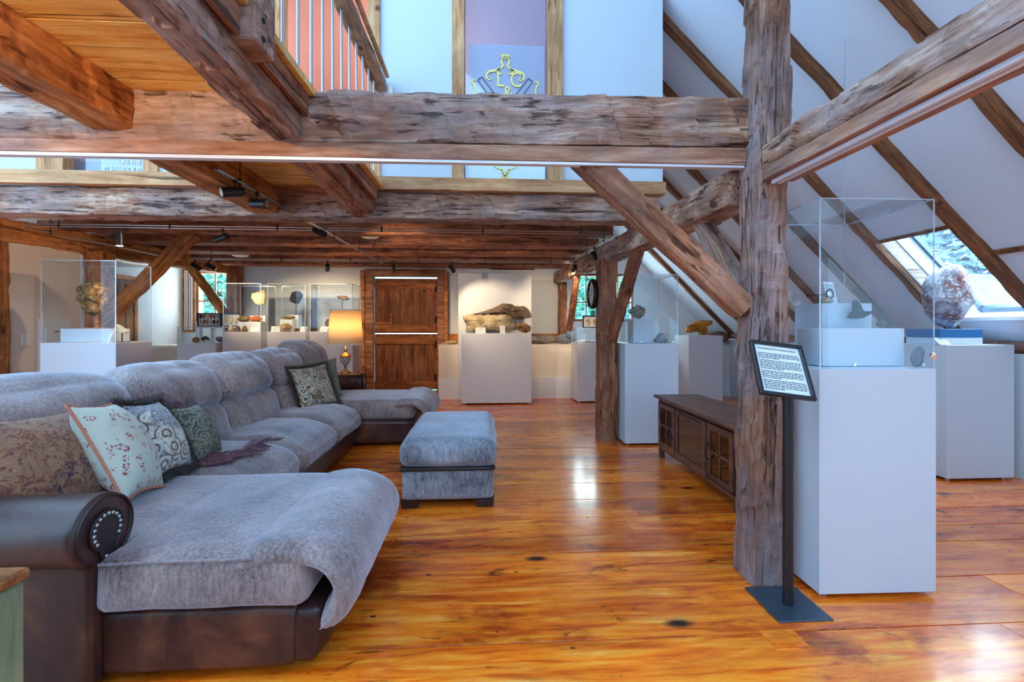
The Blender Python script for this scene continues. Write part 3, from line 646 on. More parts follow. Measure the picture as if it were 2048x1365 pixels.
nh = thing('neighbouring_house', 'white shingled roof of the house outside the skylight', 'house', (12.5, 12, -2.6))
m = MB(); m.box(8.6, 18, 10.0, 14.4, -2.6, 1.5); obj('house_wall', m, 'plaster_white', nh)
m = MB()
for i in range(26):
    a = i/26; b = (i+1.15)/26; ya, yb = 9.4+a*2.8, 9.4+b*2.8; za, zb = 1.25+a*1.55, 1.25+b*1.55
    m.hexa([(8.2, ya, za+.02), (18.3, ya, za+.02), (18.3, yb, zb), (8.2, yb, zb), (8.2, ya, za+.035), (18.3, ya, za+.035), (18.3, yb, zb+.01), (8.2, yb, zb+.01)])
m.hexa([(8.2, 12.2, 2.75), (18.3, 12.2, 2.75), (18.3, 15, 1.3), (8.2, 15, 1.3), (8.2, 12.2, 2.84), (18.3, 12.2, 2.84), (18.3, 15, 1.36), (8.2, 15, 1.36)])
plain('shingle_white', srgb(214, 216, 220), .8, var=.12); obj('shingled_roof', m, 'shingle_white', nh)
# ---------------------------------------------------------------- loft: floor, wall with interior windows, room behind
lf = MB()
yy = -.6; r_ = random.Random(5)
while yy < 3.83:
    w = r_.choice([.30, .36, .42]); y1 = min(yy+w, 3.83); lf.bbox(-1.86, -.855, yy+.003, y1-.003, 2.466, 2.505, .003); yy = y1
struct('floor_loft', lf, 'deck_pine', 'orange pine boards of the loft walkway seen from below')
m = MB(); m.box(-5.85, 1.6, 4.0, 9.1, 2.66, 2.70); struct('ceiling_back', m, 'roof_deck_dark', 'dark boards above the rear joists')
m = MB(); m.box(-5.2, 1.5, 4.0, 4.78, 2.49, 2.54); struct('floor_loft_room', m, 'oak_trim', 'floor edge of the loft room behind the windows')
wl = MB()
holes = [(-3.41, -2.78, 2.5, 4.3), (-1.71, -.98, 2.4, 4.7), (-.18, .55, 2.5, 4.75)]; x = -5.3
for a, b, c, d in holes:
    wl.box(x, a, 3.87, 4.0, 2.45, 5.4); wl.box(a, b, 3.87, 4.0, d, 5.4); x = b
wl.box(x, 1.56, 3.87, 4.0, 2.45, 5.4); struct('wall_loft', wl, 'plaster_loft', 'white loft wall above the second tie beam')
m = MB(); m.box(1.5, 1.56, 4.0, 9.1, 2.7, 4.25); struct('wall_loft_right', m, 'plaster_white', 'right side wall of the loft room')
m = MB(); m.box(-5.3, 1.5, 6.9, 7.0, 2.7, 5.4); m.box(-5.3, -5.2, 4.0, 6.9, 2.7, 5.4); struct('wall_loft_back', m, 'terracotta_wall', 'terracotta painted walls of the loft room')
m = MB(); m.hexa([(-5.3, 4.0, 5.3), (1.5, 4.0, 5.3), (1.5, 7, 4.6), (-5.3, 7, 4.6), (-5.3, 4.0, 5.4), (1.5, 4.0, 5.4), (1.5, 7, 4.7), (-5.3, 7, 4.7)]); struct('ceiling_loft', m, 'terracotta_wall', 'terracotta ceiling of the loft room')
m = MB(); m.box(-1.9, -1.1, 6.5, 6.9, 3.75, 3.85); m.prism([(-1.9, 3.85), (-1.1, 3.85), (-1.1, 4.3)], 6.5, 6.9); struct('trim_8', m, 'terracotta_wall', 'boxed soffit inside the loft room')
m = MB(); m.box(-5.3, 1.56, 3.80, 3.872, 2.452, 2.558); struct('trim_6', m, 'oak_trim', 'rough sawn oak band at the foot of the loft wall')
m = MB(); m.box(-1.75, -1.15, 3.78, 3.84, 2.40, 2.445); struct('trim_7', m, 'beam_brown', 'ledger strip under the walkway')
def jambs(nm, lab, x0, x1, wl_, wr_, z1, extra=None):
    w = thing(nm, lab, 'window' if nm[0] == 'w' else 'door', ((x0+x1)/2, 3.87, 2.55), kind='structure'); m = MB()
    m.box(x0-wl_, x0+.004, 3.845, 4.01, 2.558, z1+.1); m.box(x1-.004, x1+wr_, 3.845, 4.01, 2.558, z1+.1); m.box(x0+.004, x1-.004, 3.845, 4.01, z1-.004, z1+.1); obj('window_frame' if nm[0] == 'w' else 'door_frame', m, 'oak_trim_up', w); return w
w5 = jambs('window_5', 'tall interior loft window', -.18, .55, .10, .12, 4.7); w6 = jambs('window_6', 'left interior loft window', -3.41, -2.78, .2, .105, 4.25)
d3 = jambs('door_3', 'open doorway from the walkway into the loft room', -1.71, -.98, .125, .095, 4.65)
m = MB(); m.box(-.18, .55, 3.95, 3.956, 2.5, 4.7); obj('pane', m, 'reflection_tint_glass', w5); m = MB(); m.box(-3.41, -2.78, 3.95, 3.956, 2.5, 4.25); obj('pane', m, 'reflection_tint_glass', w6)
# painted glass signs leaning behind the interior windows
ZS = lambda px: ((px[0]-970)/900*3.93-.02, 1.3+(655-px[1])/900*3.9)
plain('sign_glass_tint', srgb(120, 124, 160), .08)
t = NT('sign_glass'); a = t.n('BsdfTransparent', {'Color': (.8, .84, .95, 1)}); b = t.n('BsdfDiffuse', {'Color': (.42, .46, .62, 1)}); g = t.n('BsdfGlossy', {'Roughness': .05})  # pale diffuse share imitates daylight reflected in the sign panes
m1 = t.n('MixShader', {0: .45, 1: a.outputs[0], 2: b.outputs[0]}); m2 = t.n('MixShader', {0: .18, 1: m1.outputs[0], 2: g.outputs[0]}); t.t.links.new(m2.outputs[0], t.out.inputs[0]); M['sign_glass'] = t.m
gs = thing('glass_sign', 'glass sign with gilded L & C and scrolls in the tall loft window', 'sign', (.18, 3.93, 2.56))
m = MB(); m.box(-.14, .52, 3.930, 3.936, 2.56, 3.77); obj('sign_pane', m, 'sign_glass', gs)
def at_text(body, size, x, z, y, sx=1):
    mb = text_mb(body, size); mb.xf(Matrix.Translation((x, y, z)) @ UP @ Matrix.Scale(sx, 4, (1, 0, 0))); return mb
for ch, px, sz in (('L', (1005, 170), .19), ('C', (1036, 170), .19), ('&', (1020, 195), .17)):
    x, z = ZS(px); obj('letter', at_text(ch, sz, x, z, 3.924, .8), 'gold_leaf', gs)
def spiral(cx, cz, r, a0, turns, dirn, n=26):
    return [(cx+r*(1-.82*i/n)*math.cos(a0+dirn*turns*6.283*i/n), cz+r*(1-.82*i/n)*math.sin(a0+dirn*turns*6.283*i/n)) for i in range(n+1)]
cx0 = ZS((1015, 0))[0]
def scroll(pts, mirror=True, w=.016, flip=1):
    for sg in ((1, -1) if mirror else (1,)):
        m = MB(); m.ribbon([(cx0+sg*x, ZK(z)) for x, z in pts], lambda t: w*(.35+.9*math.sin(math.pi*min(1, t*1.1+.05))), 3.922); obj('scroll', m, 'gold_leaf', gs)
zt = ZS((0, 108))[1]
ZK = lambda z: zt+(z-zt)*.64 if z > 3.2 else z
scroll([(.005, zt-.02), (.03, zt-.05), (.035, zt-.09), (.02, zt-.13), (.04, zt-.17), (.09, zt-.205), (.14, zt-.22), (.165, zt-.26), (.162, zt-.31), (.14, zt-.335), (.115, zt-.32), (.12, zt-.295), (.14, zt-.30)])
scroll([(.04, zt-.165), (.07, zt-.20), (.065, zt-.24), (.04, zt-.25), (.025, zt-.23), (.038, zt-.215)], w=.014)
scroll([(.0, zt+.03), (.012, zt), (.03, zt+.005), (.035, zt-.01), (.012, zt-.03), (0, zt-.05)], w=.02)
scroll([(.25, zt-.35), (.28, zt-.34), (.29, zt-.37), (.275, zt-.40), (.265, zt-.46), (.28, zt-.52), (.30, zt-.58)], w=.014)
zb = ZS((0, 360))[1]
scroll([(0, zb+.02), (.015, zb+.06), (.01, zb+.09), (.03, zb+.10), (.035, zb+.075), (.02, zb+.06)], w=.014)
scroll([(.012, zb+.06), (.035, zb+.10), (.08, zb+.12), (.11, zb+.15), (.10, zb+.175), (.125, zb+.17)], w=.012)
scroll([(0, zb-.0), (.02, zb+.015), (.03, zb+.045), (.012, zb+.04), (0, zb+.06)], w=.02)
for sg in (1, -1):
    m = MB(); d = Vector((.6*sg, .8)); n_ = Vector((-d.y, d.x)); p = Vector((cx0+sg*.06, zt-.42)); q = p+d*.27
    for o_ in (-.024, .024): m.ribbon([tuple(p+n_*o_), tuple(q+n_*o_)], .005, 3.923)
    m.ribbon([tuple(q-n_*.024), tuple(q+n_*.024)], .005, 3.923); obj('pencil_outline', m, 'ink', gs)
g6 = thing('glass_sign', 'glass sign with white pencil lettering in the left loft window', 'sign', (-3.0, 3.93, 2.56))
m = MB(); m.box(-3.18, -2.79, 3.930, 3.936, 2.56, 3.5); obj('sign_pane', m, 'sign_glass', g6)
obj('lettering', at_text('KOH-I-NOOR PENC', .062, -2.975, 2.592, 3.924, .66), 'card_white', g6); obj('lettering', at_text('LIKE THE', .05, -2.95, 2.660, 3.924, .9), 'card_white', g6)
dl = thing('drum_lamp', 'white drum lamp behind the foot of the tall loft window', 'lamp', (-.13, 4.3, 2.7)); m = MB(); m.lathe([(.09, 0), (.085, .02), (.02, .03), (.02, .05)], (-.13, 4.3, 2.7)); obj('lamp_base', m, 'steel', dl)
m = MB(); m.lathe([(.13, -.02), (.115, .2), (.11, .2), (.125, -.02)], (-.13, 4.3, 2.77), 24, ring=True); obj('lamp_shade', m, 'card_white', dl)
# railing
rl = thing('loft_railing', 'timber handrail with thin steel balusters along the loft walkway', 'railing', (-.9, 2.4, 2.505))
beam('handrail', '', (-.88, .8, 3.335), (-.88, 3.84, 3.335), .10, .09, 'beam_grey', parent=rl, wane=.008, rough=.006)
m = MB(); m.tube([(-.812, .8, 3.39), (-.812, 3.80, 3.39)], .018, 10); obj('handrail_cap', m, 'oak_trim', rl)
for i in range(-6, 11):
    m = MB(); yy = 2.04+.163*i; m.cyl((-.89, yy, 2.49), (-.89, yy, 3.31), .0075, n=10); obj('baluster', m, 'steel', rl)
m = MB(); m.bbox(-.96, -.83, 1.68, 1.84, 2.345, 3.6, .006); nw = obj('newel_post', m, 'beam_grey', rl)
for z in (2.38, 2.45):
    m = MB(); m.cyl((-.835, 1.74, z), (-.826, 1.74, z), .011, n=10); obj('bolt_hole', m, 'dark_gap', nw)
m = MB(); m.box(-.80, -.77, 3.80, 3.87, 3.2, 3.32); obj('wall_bracket', m, 'white_plastic', rl)
# ================================================================ TIMBER FRAME
mp = beam('post', 'thick weathered timber post standing from the floor in front of the media console', (1.412, 2.265, 0), (1.505, 2.30, 3.6), .15, .20, 'post_grey', 'post', seg=.02, ns=10, rough=.013, wane=.014)
beam('tie_beam', 'massive hewn tie beam crossing the room in front, ending at the thick weathered post', (-3.4, 2.41, 2.318), (1.40, 2.41, 2.392), .20, .25, 'beam_grey', seg=.018, ns=12, h1=.262, rough=.013, wane=.012)
beam('board', 'sawn board fixed along the underside of the front tie beam', (-3.4, 2.338, 2.178), (1.385, 2.338, 2.208), .055, .055, 'board_wood', 'board', rough=.002, wane=.002, h1=.088)
m = MB(); m.hexa([(-3.4, 2.318, 2.132), (1.38, 2.318, 2.150), (1.38, 2.355, 2.150), (-3.4, 2.355, 2.132), (-3.4, 2.318, 2.150), (1.38, 2.318, 2.163), (1.38, 2.355, 2.163), (-3.4, 2.355, 2.150)])
tag(obj('light_channel', m, 'aluminium'), 'slim white metal light channel under the front tie beam', 'light channel')
beam('plate_beam', 'rough hewn wall plate beam running from the thick post towards the upper right corner', (1.485, -.4, 2.175), (1.478, 2.2, 2.162), .17, .135, 'beam_grey', seg=.016, ns=10, rough=.016, wane=.018)
beam('board', 'sawn board under the hewn plate beam at upper right', (1.485, -.4, 2.072), (1.478, 2.19, 2.068), .165, .062, 'board_wood', 'board', rough=.002, wane=.002)
m = MB(); m.box(1.43, 1.447, -.4, 2.17, 2.018, 2.036); m.box(1.46, 1.477, -.4, 2.17, 2.018, 2.036); m.box(1.447, 1.46, -.4, 2.17, 2.028, 2.036)
tag(obj('light_channel', m, 'aluminium'), 'slim double metal light channel under the upper right plate beam', 'light channel')
beam('plate_beam', 'hewn plate beam receding behind the thick post to the back wall', (1.43, 2.40, 2.065), (1.50, 9.08, 2.30), .2, .2, 'beam_grey', seg=.03, ns=8, rough=.014)
beam('tie_beam', 'second tie beam carrying the loft wall', (-5.2, 3.95, 2.325), (1.53, 3.95, 2.335), .2, .225, 'beam_grey', seg=.025, ns=10, rough=.012)
beam('walkway_joist', 'left joist under the loft walkway, ending at the front tie beam', (-1.82, -.6, 2.37), (-1.82, 2.31, 2.366), .20, .195, 'beam_orange', seg=.03, ns=8)
beam('walkway_joist', 'right joist under the loft walkway beside the railing, in front of the tie beam', (-.985, -.6, 2.35), (-.985, 2.31, 2.35), .15, .228, 'beam_grey', seg=.02, ns=10, rough=.012)
beam('walkway_joist', 'left walkway joist between the two tie beams', (-1.83, 2.51, 2.355), (-1.83, 3.85, 2.355), .2, .22, 'beam_orange', seg=.03, ns=8)
beam('walkway_joist', 'right walkway joist between the two tie beams, knotty and split', (-1.04, 2.51, 2.355), (-1.04, 3.85, 2.355), .2, .22, 'beam_brown', seg=.02, ns=8, rough=.02, wane=.03)
beam('rim_board', 'rim board along the railing side of the walkway', (-.892, -.6, 2.41), (-.892, 2.31, 2.41), .022, .11, 'beam_brown', 'board', rough=.002, wane=.001)
beam('rim_board', 'rim board of the walkway between the two tie beams', (-.91, 2.51, 2.41), (-.91, 3.8, 2.41), .03, .11, 'beam_brown', 'board', rough=.002, wane=.001)
for (y0, y1, lab) in ((5.6, 5.8, 'long rear joist nearest the second tie beam, the one above the lamp rail'), (6.32, 6.62, 'long rear joist, second in view behind the lamp rail'), (7.04, 7.36, 'long rear joist, third in view, above the far lamp rail'), (7.76, 8.06, 'long rear joist, fourth in view, above the barn door'), (8.46, 8.75, 'last rear joist against the end wall')):
    beam('ceiling_joist', lab, (-5.25, (y0+y1)/2, 2.555), (1.62, (y0+y1)/2, 2.555), y1-y0, .205, 'joist_brown', 'joist', seg=.05, ns=6, rough=.010, bow=-.01)
beam('plate_beam', 'warm brown plate beam along the left side above the plaster panel', (-4.95, 4.1, 2.265), (-4.95, 9.08, 2.445), .2, .24, 'beam_orange', seg=.04, ns=7, rough=.012)
beam('post', 'orange brown post at the far left edge beside the plaster panel', (-4.97, 4.84, 0), (-4.97, 4.84, 2.17), .2, .18, 'beam_orange', 'post')
beam('post', 'orange brown post behind the large rock display case', (-4.76, 5.86, 0), (-4.76, 5.86, 2.22), .22, .22, 'beam_orange', 'post')
beam('brace', 'diagonal brace rising right from the post behind the rock display case', (-4.86, 5.80, 1.16), (-3.60, 5.80, 2.47), .12, .15, 'beam_orange', 'brace')
beam('brace', 'diagonal brace crossing the left end window', (-4.93, 7.85, 2.33), (-4.93, 9.02, 1.42), .10, .13, 'beam_orange', 'brace')
beam('post', 'brown corner post right of the left end window', (-4.80, 8.96, .98), (-4.80, 8.96, 2.5), .22, .2, 'beam_brown', 'post')
beam('post', 'brown timber post in mid room with the round clock on its side', (1.392, 5.12, 0), (1.40, 5.12, 2.08), .205, .2, 'beam_brown', 'post', seg=.03, ns=8)
beam('brace', 'slanting brace between the clock post and the receding plate beam', (1.44, 4.1, 2.1), (1.44, 5.06, 1.16), .10, .12, 'beam_brown', 'brace')
beam('brace', 'big diagonal brace from the front tie beam down to the thick weathered post', (.44, 2.40, 2.29), (1.38, 2.33, 1.40), .12, .125, 'beam_brown', 'brace', seg=.02, ns=8, rough=.005, wane=.006)
beam('brace', 'pale short brace from the receding plate beam to the back of the thick post', (1.44, 2.98, 2.06), (1.44, 2.40, 1.46), .09, .12, 'beam_grey', 'brace')
beam('post', 'brown post beside the right end window', (1.56, 8.98, .98), (1.56, 8.98, 2.2), .16, .18, 'beam_brown', 'post')
beam('brace', 'slanting brace in front of the right end window', (1.48, 7.1, 2.2), (1.54, 8.15, 1.27), .10, .12, 'beam_brown', 'brace')
for i, yc in enumerate((.5, 1.2, 1.9, 2.6, 3.31, 4.08, 4.73, 5.42, 6.1, 6.8, 7.5, 8.2)):
    nmz = ['', '', 'rafter seen behind the upper right plate beam, nearest to the camera in view', 'rafter crossing just above the skylight bay, second from the camera', 'rafter on the near side of the skylight', 'rafter on the far side of the skylight', 'rafter next behind the skylight, ending beside the boulder pedestal', 'rafter seen through the tall display case', 'rafter just right of the thick post', 'rafter mostly hidden behind the thick post', 'narrow distant rafter left of the thick post', 'most distant rafter near the end wall'][i]
    if i < 2: continue
    beam('rafter', nmz, (4.66, yc, 1.175), (1.0, yc, 4.835), .09, .12, 'rafter_wood', 'rafter', seg=.06, ns=4, rough=.006, wane=.01)
beam('sill_beam', 'weathered grey sill timber on top of the right knee wall', (4.66, -.8, 1.125), (4.66, 9.08, 1.125), .14, .105, 'post_grey', seg=.05, ns=5)
# ================================================================ SOFA
def pad(mb, cl, ht, y0, y1, r=.06, ny=26, amp=.004, seed=0):      # upholstered roll: centre line in XZ swept along Y
    n = len(cl); pts = []
    for i in range((n-1)*5+1):                                    # smooth the centre line
        t = i/5; k = min(int(t), n-2); f = t-k; P = lambda j: Vector(cl[max(0, min(n-1, j))])
        a, b, c, d = P(k-1), P(k), P(k+1), P(k+2); pts.append(.5*((2*b)+(c-a)*f+(2*a-5*b+4*c-d)*f*f+(3*b-a-3*c+d)*f**3))
    m = len(pts); rings = []; vs = []
    for j in range(ny+1):
        u = j/ny; y = y0+(y1-y0)*(.5-.5*math.cos(math.pi*u)); e = min(y-y0, y1-y); h = ht*math.sqrt(max(.0004, 1-max(0, 1-e/r)**2)); ring = []
        for sg in (1, -1):
            rg = range(m) if sg > 0 else range(m-1, -1, -1)
            for i in rg:
                a = pts[max(0, i-1)]; b = pts[min(m-1, i+1)]; d = (b-a).normalized(); nn = Vector((-d.y, d.x))
                q = math.sqrt(max(0.0, min(1, i/3, (m-1-i)/3)*(2-min(1, i/3, (m-1-i)/3)))) if (i < 3 or i > m-4) else 1
                hh = h*max(.15, q)*(1 if sg > 0 else .8)+amp*mn.noise(Vector((pts[i].x*9, y*9, seed+sg)))*1.6
                ring.append((pts[i].x+nn.x*hh*sg, y, pts[i].y+nn.y*hh*sg))
        vs += ring
    q = 2*m; fs = [(j*q+i, j*q+(i+1) % q, (j+1)*q+(i+1) % q, (j+1)*q+i) for j in range(ny) for i in range(q)]
    for j in (0, ny): fs += [(j*q+i, j*q+i+1, j*q+q-2-i, j*q+q-1-i) for i in range(m-1)]
    return mb.add(vs, fs)
sofa = thing('sectional_sofa', 'large grey brown sectional sofa with two chaise ends and leather scroll arms', 'sofa', (-1.9, 3.9, 0))
def part(nm, m, mt, par=None, sm=True): return obj(nm, m, mt, par or sofa, sm)
m = MB(); m.puff(-1.60, -.70, 1.71, 2.62, .03, .27, .035, 12, (.01, 0, 0), .002, 1); m.puff(-2.55, -1.50, 1.76, 2.62, .03, .27, .03, 8, amp=.002); part('chaise_base', m, 'leather')
m = MB(); m.puff(-.74, -.62, 1.72, 2.60, .03, .26, .05, 12, (.03, 0, 0), .003, 2, fn=lambda q: Vector((q.x+(.12*(q.z-.03) if q.x > -.69 else 0), q.y, q.z))); part('chaise_end_panel', m, 'leather')
m = MB(); m.puff(-1.55, -1.38, 2.62, 4.96, .03, .27, .05, 12, (.03, 0, 0), .003, 3); m.box(-2.55, -1.5, 2.62, 6.0, .05, .25); part('seat_base', m, 'leather')
m = MB(); m.puff(-1.7, -.78, 4.96, 6.0, .03, .29, .04, 12, (.0, 0, 0), .003, 4); part('far_chaise_base', m, 'leather')
for x, y in ((-.78, 1.82), (-.78, 2.5), (-.9, 5.05), (-.9, 5.9)):
    m = MB(); m.cyl((x, y, 0), (x, y, .045), .03, n=14); part('foot', m, 'black_metal', sm=False)
def droop(xf, amt, z0=.30):
    def f(q):
        t = max(0, (q.x-xf)/.25); k = max(0, min(1, (q.z-z0)/.15)); return Vector((q.x, q.y, q.z-amt*min(t, 1.6)**2*k+.010*math.sin(q.y*23+q.x*6)*k*mn.noise(q*3)))
    return f
m = MB(); m.puff(-1.40, -.655, 1.685, 2.66, .265, .475, .045, 22, (0, .012, .012), .006, 5); m.puff(-2.35, -1.30, 1.86, 2.66, .265, .475, .045, 14, (0, 0, .01), .006, 6); part('chaise_cushion', m, 'chenille')
m = MB(); pad(m, [(-.90, .428), (-.80, .452), (-.69, .455), (-.585, .415), (-.535, .34), (-.55, .255), (-.60, .20)], .052, 1.675, 2.64, .10, amp=.006); part('footrest_pad', m, 'chenille')
m = MB(); m.tube([(-1.37, 1.682, .455), (-1.2, 1.676, .462), (-1.0, 1.674, .463), (-.84, 1.676, .462)], .005, 6); part('welt_cord', m, 'chenille')
for i, (a, b) in enumerate(((2.66, 3.42), (3.43, 4.24), (4.25, 5.04))):
    m = MB(); m.puff(-2.3, -1.345, a, b, .20, .478, .085, 22, (.02, .0, .022), .009, 7+i, fn=droop(-1.72, .045)); part('seat_cushion', m, 'chenille')
m = MB(); m.puff(-2.3, -.80, 5.05, 6.02, .265, .485, .05, 18, (0, .01, .014), .007, 12); part('far_chaise_cushion', m, 'chenille')
m = MB(); pad(m, [(-1.0, .44), (-.88, .462), (-.76, .455), (-.67, .40), (-.64, .32), (-.67, .25)], .052, 4.99, 6.05, .10, amp=.006, seed=3); part('footrest_pad', m, 'chenille')
for i, (a, b, zt, w) in enumerate(((1.74, 2.84, 1.045, 0), (2.86, 3.66, 1.05, .01), (3.67, 4.50, 1.06, .02), (4.51, 5.28, 1.065, .06), (5.32, 6.08, 1.125, .06))):
    lean = lambda q: Vector((q.x-(q.z-.45)*.34, q.y, q.z-.035*abs((q.y-(a+b)/2)/((b-a)/2))**3*(1 if q.z > .8 else 0)+.014*mn.noise(Vector((q.x*2, q.y*9, 4+i)))))
    m = MB(); m.puff(-2.24, -1.90+w*.3, a, b, .70, zt, .13, 24, (.04, 0, .02), .012, 20+i, fn=lean); part('head_cushion', m, 'chenille')
    m = MB(); m.puff(-2.24, -1.93+w*.3, a+.01, b-.01, .40, .745, .10, 20, (.035, 0, 0), .010, 30+i, fn=lean); part('lumbar_cushion', m, 'chenille')
m = MB(); m.puff(-2.62, -2.34, 1.76, 6.1, .05, .93, .08, 16, amp=.003, seed=40); part('back_frame', m, 'leather_dark')
def scroll_arm(x0, x1, yc, zc, r, zb, yw):
    m = MB(); prof = []; n = 30
    ring = [(yc+r*math.cos(a), zc+r*math.sin(a)) for a in [R(-58)+k*R(296)/(n-1) for k in range(n)]]
    ring = ring+[(yc-yw, zc-r*.85), (yc-yw, zb), (yc+yw, zb), (yc+yw, zc-r*.85)]
    secs = [(x0, 1), (x0+.02, 1), ((x0+x1)/2, 1.0), (x1-.05, 1.0), (x1-.03, 1.045), (x1-.012, 1.04), (x1, .95)]; vs = []
    for x, s_ in secs:
        for (y, z) in ring: vs.append((x, yc+(y-yc)*s_, (zc+(z-zc)*s_) if z > zc-r*1.3 else z))
    q = len(ring); fs = [(j*q+i, j*q+(i+1) % q, (j+1)*q+(i+1) % q, (j+1)*q+i) for j in range(len(secs)-1) for i in range(q)]
    m.add(vs, fs+[tuple(range(q)), tuple(range((len(secs)-1)*q, len(secs)*q))[::-1]])
    arm = part('arm', m, 'leather', sm='auto')
    def face(rr): return [(yc+rr*math.cos(a), zc+rr*.98*math.sin(a)) for a in [R(-62)+k*R(304)/25 for k in range(26)]]+[(yc-yw*.35, zc-rr*1.5), (yc-yw*.3, zb+.01), (yc+yw*.75, zb+.01), (yc+yw*.75, zc-rr*1.5)]
    f1 = face(r*.58); m = MB(); m.prism(f1, x1-.008, x1+.010, ax=0); sp = part('scroll_panel', m, 'leather_dark', arm, False)
    m = MB(); m.tube([(x1+.006, y, z) for y, z in [(yc+r*.96*math.cos(a), zc+r*.96*math.sin(a)) for a in [R(-56)+k*R(292)/30 for k in range(31)]]], .0055, 6); m.tube([(x1+.010, y, z) for y, z in f1], .004, 6, closed=True); part('piping', m, 'leather_dark', arm)
    nails = [(yc+r*.46*math.cos(a), zc+r*.46*math.sin(a)) for a in [R(-30)+k*R(250)/13 for k in range(14)]]+[(yc-yw*.12, zc-r*.75-k*.026) for k in range(6)]
    first = None
    for (y, z) in nails:
        if first is None:
            m = MB(); m.lathe([(.0085, 0), (.0075, .003), (.004, .0055), (.0005, .0065)], (0, 0, 0), 10); first = obj('nailhead', m, 'nickel_nail', arm, True)
            first.data.transform(Matrix.Translation(wpos(arm))); first.rotation_euler = (0, R(90), 0); o = first
        else: o = first.copy(); C.objects.link(o)
        o.location = Vector((x1+.010, y, z))-wpos(arm)
    return arm
scroll_arm(-2.7, -1.385, 1.728, .562, .126, .03, .05); scroll_arm(-2.5, -1.62, 6.12, .572, .11, .03, .06)
# ---------------------------------------------------------------- ottoman
ot = thing('ottoman', 'grey blue upholstered storage ottoman with a thick padded lid', 'ottoman', (-.27, 3.8, 0))
m = MB(); m.puff(-.60, .065, 3.25, 4.38, .055, .30, .03, 16, (0, .004, 0), .003, 50); obj('box', m, 'chenille_blue', ot, True)
m = MB(); m.puff(-.615, .08, 3.23, 4.40, .285, .49, .075, 26, (.012, .012, .028), .008, 51); obj('lid', m, 'chenille_blue', ot, True)
m = MB(); m.puff(-.612, .077, 3.235, 4.395, .268, .298, .014, 14, amp=.001); obj('lid_welt', m, 'leather_dark', ot, True)
for x in (-.54, .0):
    for y in (3.30, 4.33): m = MB(); m.hexa([(x-.055, y-.04, 0), (x+.055, y-.04, 0), (x+.055, y+.04, 0), (x-.055, y+.04, 0), (x-.065, y-.045, .06), (x+.065, y-.045, .06), (x+.065, y+.045, .06), (x-.065, y+.045, .06)]); obj('foot', m, 'leather_dark', ot)
# ---------------------------------------------------------------- cushions
def pillow(nm, label, c, w, h, t, mt, yaw, tilt, roll=0, cord=None, seed=0, pinch=.10, extra=None):
    """w sideways, h tall, t thick; faces local +X"""
    th = thing(nm, label, 'pillow', c); n = 26; m = MB(); vs = []
    def P(u, v, s_):
        e = (1-abs(u)**2.2)*(1-abs(v)**2.2); e = max(0, e)**.6
        y = u*w/2*(1-pinch*(1-v*v)*abs(u)); z = v*h/2*(1-pinch*(1-u*u)*abs(v))
        x = s_*t/2*e+.007*mn.noise(Vector((u*3+seed, v*3, s_)))*e+.005*mn.noise(Vector((u*9+seed, v*2.5, s_*2)))*e**.3
        return Vector((x, y, z))
    g = {}
    for s_ in (1, -1):
        for i in range(n+1):
            for j in range(n+1):
                edge = i in (0, n) or j in (0, n); k = (i, j, 0 if edge else s_)
                if k not in g: g[k] = len(vs); vs.append(P(i/n*2-1, j/n*2-1, s_))
        for i in range(n):
            for j in range(n):
                q = [g[(a, b, 0 if (a in (0, n) or b in (0, n)) else s_)] for a, b in ((i, j), (i+1, j), (i+1, j+1), (i, j+1))]
                m.f.append(tuple(q if s_ > 0 else q[::-1])); m.mi.append(0)
    m.v = vs; body = obj('cover', m, mt, None, True); body.parent = th
    rim = [P(u, v, 1) for u, v in [(-1+2*k/20, -1) for k in range(20)]+[(1, -1+2*k/20) for k in range(20)]+[(1-2*k/20, 1) for k in range(20)]+[(-1, 1-2*k/20) for k in range(20)]]
    if cord:
        mm = MB(); mm.tube([p*1.005 for p in rim], cord[1], 8, closed=True); o = obj('cord', mm, cord[0], None, True); o.parent = th
    if extra == 'fringe':
        r = random.Random(4); mm = MB()
        for i in range(3200):
            k = r.uniform(0, 80); a = rim[int(k) % 80].lerp(rim[(int(k)+1) % 80], k % 1); d = Vector((r.uniform(-.5, .9), a.y*4*r.uniform(.2, 1.2), a.z*4*r.uniform(.2, 1.2))).normalized()*r.uniform(.035, .065)
            q = a+d+Vector((0, 0, -.008)); s_ = Vector((r.uniform(-1, 1), r.uniform(-1, 1), r.uniform(-1, 1))).normalized()*.0024; mid = a.lerp(q, .5)+Vector((r.uniform(-1, 1), r.uniform(-1, 1), r.uniform(-1, 1)))*.006
            mm.add([a-s_, a+s_, mid+s_, q, mid-s_], [(0, 1, 2, 4), (4, 2, 3)])
        o = obj('fringe', mm, 'fringe_grey'); o.parent = th; tag(o, kind='stuff')
    th.rotation_euler = Matrix.Rotation(yaw, 3, 'Z').__matmul__(Matrix.Rotation(-tilt, 3, 'Y')).__matmul__(Matrix.Rotation(roll, 3, 'X')).to_euler()
    return th
pillow('throw_pillow', 'large square pillow in maroon and tan medallion brocade behind the near leather arm', (-1.90, 2.02, .70), .62, .50, .26, 'maroon_medallion', R(-4), R(26), R(-5), seed=1)
pillow('throw_pillow', 'pillow with black piping at the far left edge, resting on the leather arm', (-2.02, 1.66, .855), .32, .34, .13, 'maroon_medallion', R(0), R(18), cord=('dark_cord', .008), seed=2)
pillow('throw_pillow', 'mint green pillow with pink flowers and a coral rope edge', (-1.74, 2.25, .72), .32, .50, .23, 'mint_floral', R(12), R(30), R(-8), cord=('coral_cord', .0065), seed=3)
pillow('throw_pillow', 'white and grey paisley pillow with a shaggy dark fringe', (-1.79, 2.57, .70), .34, .43, .20, 'white_paisley', R(8), R(28), R(-6), seed=4, extra='fringe')
